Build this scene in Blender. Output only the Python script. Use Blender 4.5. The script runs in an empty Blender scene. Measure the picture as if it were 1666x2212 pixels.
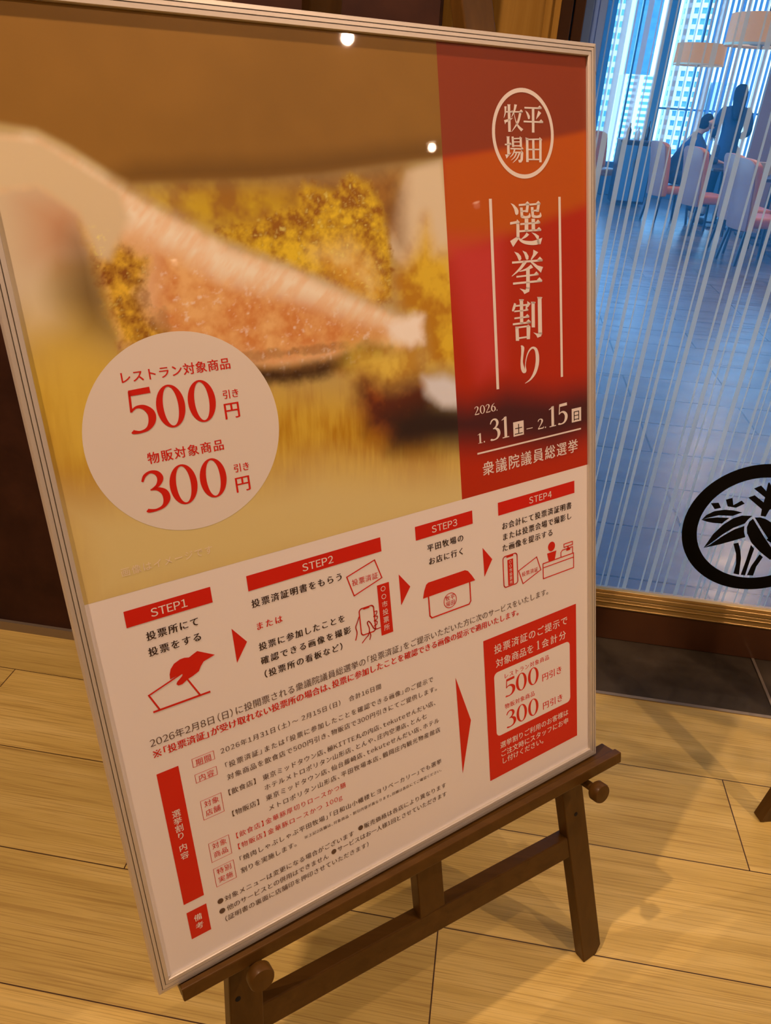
import bpy, bmesh, math, random
import numpy as np
from mathutils import Vector, Matrix

random.seed(7)
SC = bpy.context.scene
COL = SC.collection

# ---------------------------------------------------------------- camera, light, exposure
CAM_R = ((0.98676288, 0.12391740, -0.10461117),
         (0.15206621, -0.48289927, 0.86237125),
         (0.05634614, -0.86686376, -0.49535072))
cam_data = bpy.data.cameras.new('camera')
cam = bpy.data.objects.new('camera', cam_data)
COL.objects.link(cam)
cm = Matrix.Identity(4)
for r in range(3):
    cm[r][0] = CAM_R[r][0]
    cm[r][1] = -CAM_R[r][1]
    cm[r][2] = -CAM_R[r][2]
cm[2][3] = 1.395
cam.matrix_world = cm
cam_data.sensor_fit = 'HORIZONTAL'
cam_data.sensor_width = 36.0
cam_data.lens = 36.0 * 1600.0 / 1666.0
cam_data.clip_start = 0.02
cam_data.clip_end = 1000
SC.camera = cam

SC.view_settings.view_transform = 'Standard'
SC.view_settings.look = 'None'
SC.view_settings.exposure = 0.0
SC.view_settings.gamma = 1.0
SC.view_settings.use_curve_mapping = False
SC.cycles.use_denoising = True
SC.cycles.use_adaptive_sampling = True
SC.cycles.adaptive_threshold = 0.05
SC.cycles.max_bounces = 6
SC.cycles.diffuse_bounces = 3
SC.cycles.glossy_bounces = 3
SC.cycles.transparent_max_bounces = 12
SC.cycles.sample_clamp_indirect = 6.0

world = bpy.data.worlds.new('sky')
SC.world = world
world.use_nodes = True
wn = world.node_tree
wn.nodes.clear()
wo = wn.nodes.new('ShaderNodeOutputWorld')
wb = wn.nodes.new('ShaderNodeBackground')
wtc = wn.nodes.new('ShaderNodeTexCoord')
wsep = wn.nodes.new('ShaderNodeSeparateXYZ')
wr = wn.nodes.new('ShaderNodeValToRGB')
wr.color_ramp.elements[0].position = 0.35
wr.color_ramp.elements[0].color = (0.22, 0.55, 0.95, 1)
wr.color_ramp.elements[1].position = 0.75
wr.color_ramp.elements[1].color = (0.10, 0.40, 1.0, 1)
e_ = wr.color_ramp.elements.new(0.52)
e_.color = (0.42, 0.80, 1.0, 1)
wma = wn.nodes.new('ShaderNodeMath'); wma.operation = 'MULTIPLY_ADD'
wma.inputs[1].default_value = 0.5; wma.inputs[2].default_value = 0.5
wn.links.new(wtc.outputs['Generated'], wsep.inputs[0])
wn.links.new(wsep.outputs['Z'], wma.inputs[0])
wn.links.new(wma.outputs[0], wr.inputs[0])
wn.links.new(wr.outputs[0], wb.inputs[0])
wb.inputs[1].default_value = 5.6
wn.links.new(wb.outputs[0], wo.inputs[0])

WARM = (1.0, 0.655, 0.45)
LOBBY_LAMPS = [  # x, y, watts
    (-2.0, 0.35, 75), (-0.7, 0.35, 112), (0.6, 0.35, 32), (1.9, 0.35, 78), (3.2, 0.35, 45), (4.5, 0.35, 35),
    (-1.2, -1.6, 14), (1.2, -1.6, 14), (3.6, -1.6, 18)]
REST_LAMPS = [(1.5, 3.2, 60), (2.6, 5.4, 70), (3.3, 8.0, 170), (3.3, 10.6, 170)]
LOBBY_H = 2.6
REST_H = 3.7

# ---------------------------------------------------------------- node helpers
def nmat(name):
    m = bpy.data.materials.new(name)
    m.use_nodes = True
    nt = m.node_tree
    b = nt.nodes['Principled BSDF']
    return m, nt, b

def setp(b, **k):
    names = dict(rough='Roughness', metal='Metallic', coat='Coat Weight', coatr='Coat Roughness', spec='Specular IOR Level',
                 trans='Transmission Weight', ior='IOR', alpha='Alpha', emis='Emission Strength', sheen='Sheen Weight')
    for kk, v in k.items():
        if kk == 'col':
            b.inputs['Base Color'].default_value = (*v[:3], 1)
        elif kk == 'ecol':
            b.inputs['Emission Color'].default_value = (*v[:3], 1)
        else:
            b.inputs[names[kk]].default_value = v

def plain(name, col, rough=0.5, **k):
    m, nt, b = nmat(name)
    setp(b, col=col, rough=rough, **k)
    return m

def noise(nt, scale, detail=4, rough=0.55, coord='Object', vscale=None, dist=0.0):
    tc = nt.nodes.new('ShaderNodeTexCoord')
    n = nt.nodes.new('ShaderNodeTexNoise')
    n.inputs['Scale'].default_value = scale
    n.inputs['Detail'].default_value = detail
    n.inputs['Roughness'].default_value = rough
    n.inputs['Distortion'].default_value = dist
    if vscale:
        mp = nt.nodes.new('ShaderNodeMapping')
        mp.inputs['Scale'].default_value = vscale
        nt.links.new(tc.outputs[coord], mp.inputs[0])
        nt.links.new(mp.outputs[0], n.inputs['Vector'])
    else:
        nt.links.new(tc.outputs[coord], n.inputs['Vector'])
    return n

def ramp(nt, src, stops):
    r = nt.nodes.new('ShaderNodeValToRGB')
    els = r.color_ramp.elements
    els[0].position, els[0].color = stops[0][0], (*stops[0][1], 1)
    els[1].position, els[1].color = stops[-1][0], (*stops[-1][1], 1)
    for p, c in stops[1:-1]:
        e = els.new(p); e.color = (*c, 1)
    nt.links.new(src, r.inputs[0])
    return r

def bump(nt, b, src, strength=0.2, dist=0.002):
    bp = nt.nodes.new('ShaderNodeBump')
    bp.inputs['Strength'].default_value = strength
    bp.inputs['Distance'].default_value = dist
    nt.links.new(src, bp.inputs['Height'])
    nt.links.new(bp.outputs[0], b.inputs['Normal'])
    return bp

def mottled(name, c0, c1, scale=8, rough=0.5, bstr=0.0, vscale=None, **k):
    m, nt, b = nmat(name)
    setp(b, rough=rough, **k)
    n = noise(nt, scale, 6, 0.6, vscale=vscale)
    r = ramp(nt, n.outputs['Fac'], [(0.3, c0), (0.7, c1)])
    nt.links.new(r.outputs[0], b.inputs['Base Color'])
    if bstr:
        bump(nt, b, n.outputs['Fac'], bstr)
    return m

def math_(nt, op, a, b=None, c=None):
    n = nt.nodes.new('ShaderNodeMath'); n.operation = op
    for i, v in enumerate((a, b, c)):
        if v is None: continue
        if isinstance(v, (int, float)): n.inputs[i].default_value = v
        else: nt.links.new(v, n.inputs[i])
    return n.outputs[0]

def mixc(nt, fac, c0, c1, mode='MIX'):
    n = nt.nodes.new('ShaderNodeMix'); n.data_type = 'RGBA'; n.blend_type = mode
    for sock, v in ((n.inputs[0], fac), (n.inputs[6], c0), (n.inputs[7], c1)):
        if isinstance(v, (int, float)): sock.default_value = v
        elif isinstance(v, tuple): sock.default_value = (*v[:3], 1)
        else: nt.links.new(v, sock)
    return n.outputs[2]

# ---------------------------------------------------------------- materials
def plank_floor():
    m, nt, b = nmat('oak_planks')
    tc = nt.nodes.new('ShaderNodeTexCoord')
    sp = nt.nodes.new('ShaderNodeSeparateXYZ')
    nt.links.new(tc.outputs['Object'], sp.inputs[0])
    X, Y = sp.outputs['X'], sp.outputs['Y']
    W = 0.2435
    t = math_(nt, 'DIVIDE', math_(nt, 'SUBTRACT', 1.592, Y), W)
    row = math_(nt, 'FLOOR', t)
    fy = math_(nt, 'FRACT', t)
    # joint offset of each row
    par = math_(nt, 'MODULO', math_(nt, 'ADD', row, 40.0), 2.0)
    off = math_(nt, 'ADD', math_(nt, 'MULTIPLY', math_(nt, 'SUBTRACT', row, 1.0), -0.3215), 0.693)
    off = math_(nt, 'ADD', off, math_(nt, 'MULTIPLY', math_(nt, 'SUBTRACT', 1.0, par), 0.86))
    tx = math_(nt, 'DIVIDE', math_(nt, 'SUBTRACT', X, off), 1.82)
    colm = math_(nt, 'FLOOR', tx)
    fx = math_(nt, 'FRACT', tx)
    ey = math_(nt, 'MINIMUM', fy, math_(nt, 'SUBTRACT', 1.0, fy))
    ex = math_(nt, 'MINIMUM', fx, math_(nt, 'SUBTRACT', 1.0, fx))
    gy = math_(nt, 'LESS_THAN', ey, 0.0045)
    gx = math_(nt, 'LESS_THAN', ex, 0.0007)
    gap = math_(nt, 'MAXIMUM', gy, gx)
    wn_ = nt.nodes.new('ShaderNodeTexWhiteNoise'); wn_.noise_dimensions = '2D'
    cv = nt.nodes.new('ShaderNodeCombineXYZ')
    nt.links.new(row, cv.inputs[0]); nt.links.new(colm, cv.inputs[1])
    nt.links.new(cv.outputs[0], wn_.inputs['Vector'])
    rnd = wn_.outputs['Value']
    # grain coordinates, shifted for each plank
    gv = nt.nodes.new('ShaderNodeCombineXYZ')
    nt.links.new(math_(nt, 'ADD', X, math_(nt, 'MULTIPLY', rnd, 17.0)), gv.inputs[0])
    nt.links.new(math_(nt, 'ADD', Y, math_(nt, 'MULTIPLY', rnd, 5.0)), gv.inputs[1])
    def gnoise(sx, sy, scale, detail, dist=0.0):
        mp = nt.nodes.new('ShaderNodeMapping'); mp.inputs['Scale'].default_value = (sx, sy, 1)
        nt.links.new(gv.outputs[0], mp.inputs[0])
        n = nt.nodes.new('ShaderNodeTexNoise'); n.inputs['Scale'].default_value = scale
        n.inputs['Detail'].default_value = detail; n.inputs['Distortion'].default_value = dist
        nt.links.new(mp.outputs[0], n.inputs['Vector'])
        return n.outputs['Fac']
    broad = gnoise(0.9, 9.0, 2.2, 5, 0.8)
    fine = gnoise(3.0, 230.0, 1.6, 4, 0.25)
    streak = gnoise(0.55, 46.0, 2.0, 6, 0.7)
    base = ramp(nt, broad, [(0.30, (0.52, 0.365, 0.095)), (0.52, (0.64, 0.465, 0.135)), (0.72, (0.72, 0.545, 0.185))]).outputs[0]
    sfac = ramp(nt, streak, [(0.30, (1, 1, 1)), (0.42, (0, 0, 0))]).outputs[0]
    c = mixc(nt, math_(nt, 'MULTIPLY', sfac, 0.42), base, (0.30, 0.17, 0.035))
    ffac = ramp(nt, fine, [(0.34, (1, 1, 1)), (0.50, (0, 0, 0))]).outputs[0]
    c = mixc(nt, math_(nt, 'MULTIPLY', ffac, 0.48), c, (0.28, 0.16, 0.035))
    hs = nt.nodes.new('ShaderNodeHueSaturation')
    nt.links.new(c, hs.inputs['Color'])
    nt.links.new(math_(nt, 'ADD', 0.88, math_(nt, 'MULTIPLY', rnd, 0.22)), hs.inputs['Value'])
    # knots
    vo = nt.nodes.new('ShaderNodeTexVoronoi'); vo.inputs['Scale'].default_value = 2.6
    mp = nt.nodes.new('ShaderNodeMapping'); mp.inputs['Scale'].default_value = (0.75, 1.6, 1)
    nt.links.new(gv.outputs[0], mp.inputs[0]); nt.links.new(mp.outputs[0], vo.inputs['Vector'])
    kf = ramp(nt, vo.outputs['Distance'], [(0.012, (1, 1, 1)), (0.045, (0, 0, 0))]).outputs[0]
    c = mixc(nt, math_(nt, 'MULTIPLY', kf, 0.6), hs.outputs[0], (0.12, 0.06, 0.03))
    c = mixc(nt, gap, c, (0.06, 0.025, 0.008))
    nt.links.new(c, b.inputs['Base Color'])
    setp(b, rough=0.42, spec=0.35)
    h = math_(nt, 'SUBTRACT', math_(nt, 'MULTIPLY', math_(nt, 'ADD', fine, streak), 0.25), gap)
    bump(nt, b, h, 0.35, 0.0015)
    return m

def slate_floor():
    m, nt, b = nmat('slate_tiles')
    tc = nt.nodes.new('ShaderNodeTexCoord')
    br = nt.nodes.new('ShaderNodeTexBrick')
    br.inputs['Scale'].default_value = 1.0
    br.inputs['Brick Width'].default_value = 1.15
    br.inputs['Row Height'].default_value = 0.37
    br.inputs['Mortar Size'].default_value = 0.005
    br.inputs['Color1'].default_value = (0.19, 0.165, 0.15, 1)
    br.inputs['Color2'].default_value = (0.235, 0.20, 0.185, 1)
    br.inputs['Mortar'].default_value = (0.03, 0.022, 0.02, 1)
    mp = nt.nodes.new('ShaderNodeMapping'); mp.inputs['Location'].default_value = (0.32, 0.03, 0)
    nt.links.new(tc.outputs['Object'], mp.inputs[0]); nt.links.new(mp.outputs[0], br.inputs['Vector'])
    n = noise(nt, 3.0, 8, 0.62, vscale=(0.7, 2.0, 1), dist=0.8)
    c = mixc(nt, 0.55, br.outputs['Color'], ramp(nt, n.outputs['Fac'], [(0.3, (0.45, 0.4, 0.38)), (0.7, (1.3, 1.25, 1.2))]).outputs[0], 'MULTIPLY')
    nt.links.new(c, b.inputs['Base Color'])
    setp(b, rough=0.24, spec=0.9)
    h = math_(nt, 'SUBTRACT', n.outputs['Fac'], math_(nt, 'MULTIPLY', br.outputs['Fac'], 0.5))
    bump(nt, b, h, 0.35, 0.012)
    return m

def wood(name, c0, c1, rough=0.35, axis='Z', coat=0.0):
    m, nt, b = nmat(name)
    setp(b, rough=rough, coat=coat, coatr=0.15, spec=0.18)
    vs = {'X': (1.5, 40, 40), 'Y': (40, 1.5, 40), 'Z': (40, 40, 1.5)}[axis]
    n = noise(nt, 1.0, 5, 0.6, vscale=vs, dist=0.6)
    r = ramp(nt, n.outputs['Fac'], [(0.3, c0), (0.7, c1)])
    nt.links.new(r.outputs[0], b.inputs['Base Color'])
    bump(nt, b, n.outputs['Fac'], 0.08, 0.001)
    return m

def pane_glass(name, tint, haze, hazecol):
    m = bpy.data.materials.new(name); m.use_nodes = True
    nt = m.node_tree; nt.nodes.clear()
    out = nt.nodes.new('ShaderNodeOutputMaterial')
    tr = nt.nodes.new('ShaderNodeBsdfTransparent'); tr.inputs[0].default_value = (*tint, 1)
    gl = nt.nodes.new('ShaderNodeBsdfGlossy'); gl.inputs['Roughness'].default_value = 0.02
    fr = nt.nodes.new('ShaderNodeFresnel'); fr.inputs[0].default_value = 1.45
    mx = nt.nodes.new('ShaderNodeMixShader')
    nt.links.new(fr.outputs[0], mx.inputs[0]); nt.links.new(tr.outputs[0], mx.inputs[1]); nt.links.new(gl.outputs[0], mx.inputs[2])
    last = mx.outputs[0]
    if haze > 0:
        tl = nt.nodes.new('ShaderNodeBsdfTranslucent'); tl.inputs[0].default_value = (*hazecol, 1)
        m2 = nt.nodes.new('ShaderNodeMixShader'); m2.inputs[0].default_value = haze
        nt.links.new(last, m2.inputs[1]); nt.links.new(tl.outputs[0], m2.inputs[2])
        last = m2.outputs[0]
    nt.links.new(last, out.inputs[0])
    return m

def frosted_film(name, col, see):
    m = bpy.data.materials.new(name); m.use_nodes = True
    nt = m.node_tree; nt.nodes.clear()
    out = nt.nodes.new('ShaderNodeOutputMaterial')
    tr = nt.nodes.new('ShaderNodeBsdfTransparent')
    tl = nt.nodes.new('ShaderNodeBsdfTranslucent'); tl.inputs[0].default_value = (*col, 1)
    df = nt.nodes.new('ShaderNodeBsdfDiffuse'); df.inputs[0].default_value = (*col, 1)
    a = nt.nodes.new('ShaderNodeMixShader'); a.inputs[0].default_value = 0.5
    nt.links.new(tl.outputs[0], a.inputs[1]); nt.links.new(df.outputs[0], a.inputs[2])
    mx = nt.nodes.new('ShaderNodeMixShader'); mx.inputs[0].default_value = see
    nt.links.new(a.outputs[0], mx.inputs[1]); nt.links.new(tr.outputs[0], mx.inputs[2])
    nt.links.new(mx.outputs[0], out.inputs[0])
    return m

def attr_print(name):
    m, nt, b = nmat(name)
    at = nt.nodes.new('ShaderNodeAttribute'); at.attribute_name = 'ink'
    nt.links.new(at.outputs['Color'], b.inputs['Base Color'])
    setp(b, rough=0.5, spec=0.2, coat=0.3, coatr=0.02)
    return m

def ink(name, col):
    return plain(name, col, 0.5, spec=0.2, coat=0.3, coatr=0.02)

M = dict(
    floor=plank_floor(), slate=slate_floor(),
    paper=ink('poster_paper', (0.80, 0.76, 0.74)),
    print=attr_print('printed_picture'), printred=attr_print('printed_red_picture'),
    red=ink('red_ink', (0.60, 0.016, 0.006)),
    black=ink('dark_ink', (0.035, 0.016, 0.010)),
    grey=ink('brown_grey_ink', (0.11, 0.065, 0.045)),
    white=ink('white_ink', (0.80, 0.74, 0.70)),
    pale=ink('pale_ink', (0.78, 0.66, 0.50)),
    backing=plain('backing_board', (0.25, 0.2, 0.16), 0.8),
    alu=plain('champagne_aluminium', (0.62, 0.57, 0.50), 0.48, metal=0.45),
    groove=plain('aluminium_groove', (0.22, 0.20, 0.18), 0.5, metal=0.6),
    easel=wood('dark_stained_wood', (0.066, 0.029, 0.004), (0.098, 0.045, 0.008), 0.42, 'Z', 0.05),
    easelx=wood('dark_stained_rail_wood', (0.066, 0.029, 0.004), (0.098, 0.045, 0.008), 0.42, 'X', 0.05),
    hole=plain('drilled_hole', (0.005, 0.003, 0.002), 0.9),
    darkwall=mottled('dark_brown_wall', (0.026, 0.009, 0.006), (0.055, 0.020, 0.011), 9, 0.6, 0.15, spec=0.15),
    darktile=mottled('dark_threshold_tile', (0.030, 0.021, 0.013), (0.065, 0.050, 0.033), 7, 0.5, 0.25, spec=0.2),
    trim=plain('metal_floor_trim', (0.30, 0.25, 0.19), 0.4, metal=0.6),
    bronze=mottled('brown_kick_plate', (0.060, 0.020, 0.008), (0.095, 0.038, 0.014), 2.5, 0.32, 0, (1, 1, 1), coat=0.3),
    brass=plain('brass_rail', (0.50, 0.34, 0.12), 0.38, metal=0.55),
    oak=wood('oak_panel', (0.25, 0.13, 0.018), (0.34, 0.19, 0.035), 0.45, 'Z'),
    jamb=plain('brown_door_jamb', (0.075, 0.030, 0.010), 0.4),
    steel=plain('steel_post_blue_sheen', (0.15, 0.29, 0.72), 0.5, spec=0.3),  # blue reflection of daylight painted into the base colour
    ceiling=plain('lobby_ceiling', (0.45, 0.38, 0.31), 0.9),
    lobbywall=mottled('beige_lobby_wall', (0.36, 0.24, 0.14), (0.44, 0.31, 0.19), 3, 0.7),
    glass=pane_glass('partition_glass', (0.93, 0.97, 1.0), 0.27, (0.03, 0.42, 1.0)),  # blue haze in the pane stands in for the veil of light
    winglass=pane_glass('window_glass', (0.95, 0.98, 1.0), 0.0, (1, 1, 1)),
    film=frosted_film('frosted_film', (0.60, 0.78, 0.84), 0.22),
    blind=frosted_film('blind_fabric', (0.45, 0.62, 0.78), 0.0),
    black_film=plain('black_vinyl', (0.004, 0.0035, 0.003), 0.7, spec=0.08),
    restwall=plain('restaurant_wall', (0.40, 0.33, 0.30), 0.8),
    restceil=plain('restaurant_ceiling', (0.55, 0.53, 0.5), 0.9),
    mullion=plain('window_mullion', (0.10, 0.28, 0.45), 0.45),  # blue veil of window light put into the base colour
    column=plain('column_blue_veil', (0.06, 0.20, 0.36), 0.5),  # dark surface, the bluish light veil is painted into its colour
    brownwall=plain('brown_wall_panel', (0.34, 0.20, 0.16), 0.7),
    chairback=mottled('mauve_leather', (0.36, 0.14, 0.11), (0.42, 0.17, 0.13), 12, 0.4),
    chairseat=mottled('orange_leather', (0.62, 0.17, 0.03), (0.70, 0.21, 0.04), 12, 0.45),
    chairleg=plain('dark_chair_leg', (0.02, 0.025, 0.04), 0.4),
    table=plain('dark_table_top', (0.05, 0.04, 0.04), 0.35),
    tablebase=plain('dark_table_base', (0.02, 0.02, 0.03), 0.4),
    boxwood=plain('pale_wood_box', (0.50, 0.33, 0.16), 0.6),
    ceramic=plain('white_ceramic', (0.75, 0.75, 0.75), 0.3),
    bottle=plain('dark_bottle', (0.03, 0.02, 0.02), 0.2),
    navy=plain('dark_cloth_blue_veil', (0.015, 0.055, 0.15), 0.85),  # dark clothing, blue of the light veil put into its colour
    blued2=plain('dark_trousers', (0.010, 0.03, 0.08), 0.85),  # trousers carry the same painted-in blue veil
    hair=mottled('black_hair', (0.004, 0.008, 0.02), (0.012, 0.022, 0.045), 60, 0.75, 0.6, (1, 1, 0.08), spec=0.2),
    skin=plain('skin', (0.55, 0.33, 0.24), 0.55),
    shoe=plain('dark_shoe', (0.01, 0.01, 0.012), 0.5),
    cord=plain('lamp_cord', (0.02, 0.02, 0.02), 0.6),
    lampring=plain('lamp_rim', (0.75, 0.62, 0.42), 0.5),
)
def emis(name, col, strength, base=(0.8, 0.8, 0.8)):
    m, nt, b = nmat(name)
    setp(b, col=base, rough=0.5, ecol=col, emis=strength)
    return m
M['shade'] = emis('drum_shade_fabric', (1.0, 0.46, 0.07), 0.55, (0.04, 0.02, 0.004))
M['shadelit'] = emis('lit_lamp_diffuser', (1.0, 0.62, 0.30), 0.7, (0.8, 0.7, 0.55))
M['downlight'] = emis('lit_downlight', (1.0, 0.72, 0.46), 22.0)

# ---------------------------------------------------------------- geometry helpers (world coordinates)
def wm(o):
    return o.matrix_world.copy() if o.parent is None else wm(o.parent) @ o.matrix_basis

class MB:
    def __init__(s):
        s.v = []; s.f = []
    def add(s, vs, fs):
        o = len(s.v)
        s.v += [tuple(map(float, p)) for p in vs]
        s.f += [tuple(i + o for i in f) for f in fs]
        return s
    def hexa(s, p):  # 8 corners: bottom quad, top quad
        return s.add(p, [(3, 2, 1, 0), (4, 5, 6, 7), (0, 1, 5, 4), (1, 2, 6, 5), (2, 3, 7, 6), (3, 0, 4, 7)])
    def box(s, x0, y0, z0, x1, y1, z1):
        return s.hexa([(x0, y0, z0), (x1, y0, z0), (x1, y1, z0), (x0, y1, z0), (x0, y0, z1), (x1, y0, z1), (x1, y1, z1), (x0, y1, z1)])
    def prism(s, poly, up):  # planar polygon extruded by vector up
        n = len(poly); up = Vector(up)
        vs = [Vector(p) for p in poly] + [Vector(p) + up for p in poly]
        return s.add(vs, [tuple(range(n))[::-1], tuple(range(n, 2 * n))] + [(i, (i + 1) % n, n + (i + 1) % n, n + i) for i in range(n)])
    def bar(s, a, b, wx, wy, side=(1, 0, 0)):  # rectangular bar from a to b
        a = Vector(a); b = Vector(b); d = (b - a).normalized()
        sx = Vector(side); sx = (sx - d * sx.dot(d)).normalized(); sy = d.cross(sx)
        q = [(-1, -1), (1, -1), (1, 1), (-1, 1)]
        return s.hexa([p + sx * (i * wx / 2) + sy * (j * wy / 2) for p in (a, b) for i, j in q])
    def lathe(s, c, axis, prof, n=24, caps=True):  # prof: list of (radius, distance along the axis)
        c = Vector(c); ax = Vector(axis).normalized()
        t = Vector((0, 0, 1)) if abs(ax.z) < 0.9 else Vector((1, 0, 0))
        e1 = ax.cross(t).normalized(); e2 = ax.cross(e1)
        vs = []; fs = []
        for r, h in prof:
            for k in range(n):
                a = 2 * math.pi * k / n
                vs.append(c + ax * h + e1 * (r * math.cos(a)) + e2 * (r * math.sin(a)))
        for i in range(len(prof) - 1):
            for k in range(n):
                fs.append((i * n + k, i * n + (k + 1) % n, (i + 1) * n + (k + 1) % n, (i + 1) * n + k))
        if caps:
            fs.append(tuple(range(n))[::-1]); fs.append(tuple(range((len(prof) - 1) * n, len(prof) * n)))
        return s.add(vs, fs)

def build(name, mb, mat, parent=None, bevel=0.0, smooth=False, seg=2):
    me = bpy.data.meshes.new(name)
    if parent is not None:
        inv = wm(parent).inverted()
        vs = [inv @ Vector(p) for p in mb.v]
    else:
        vs = mb.v
    me.from_pydata(vs, [], mb.f)
    bm = bmesh.new(); bm.from_mesh(me)
    bmesh.ops.recalc_face_normals(bm, faces=bm.faces)
    if bevel > 0:
        es = [e for e in bm.edges if len(e.link_faces) == 2 and e.calc_face_angle(0) > 0.6]
        bmesh.ops.bevel(bm, geom=es, offset=bevel, segments=seg, profile=0.5, affect='EDGES', clamp_overlap=True)
    bm.to_mesh(me); bm.free()
    if smooth:
        for p in me.polygons: p.use_smooth = True
        try: me.set_sharp_from_angle(angle=math.radians(40))
        except Exception: pass
    me.materials.append(M[mat] if isinstance(mat, str) else mat)
    o = bpy.data.objects.new(name, me)
    COL.objects.link(o)
    if parent is not None:
        o.parent = parent
    return o

def flat(name, polys, mat, parent):  # polygons kept as given (signs, lettering)
    me = bpy.data.meshes.new(name)
    inv = wm(parent).inverted() if parent is not None else Matrix.Identity(4)
    vs = []; fs = []
    for P, F in polys:
        o = len(vs); vs += [inv @ Vector(p) for p in P]; fs += [tuple(i + o for i in f) for f in F]
    me.from_pydata(vs, [], fs)
    me.materials.append(M[mat] if isinstance(mat, str) else mat)
    ob = bpy.data.objects.new(name, me); COL.objects.link(ob)
    if parent is not None: ob.parent = parent
    return ob

def tag(o, label=None, cat=None, group=None, kind=None):
    if label: o['label'] = label
    if cat: o['category'] = cat
    if group: o['group'] = group
    if kind: o['kind'] = kind
    return o

def thing(name, label, cat, loc=(0, 0, 0), group=None, mat=None):
    o = bpy.data.objects.new(name, None)
    COL.objects.link(o)
    o.empty_display_size = 0.1
    if mat is not None: o.matrix_world = mat
    else: o.matrix_world = Matrix.Translation(loc)
    return tag(o, label, cat, group)

def struct(name, mb, mat, bevel=0.0):
    return tag(build(name, mb, mat, None, bevel), kind='structure')

def dup(root, delta=(0, 0, 0), rotz=0.0, label=None, group=None):
    r = root.copy(); COL.objects.link(r)
    r.matrix_world = Matrix.Translation(delta) @ root.matrix_world @ Matrix.Rotation(rotz, 4, 'Z')
    if label: r['label'] = label
    if group: r['group'] = group
    for ch in list(root.children):
        c = ch.copy(); COL.objects.link(c); c.parent = r
        for g in ch.children:
            d = g.copy(); COL.objects.link(d); d.parent = c
    return r

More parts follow.
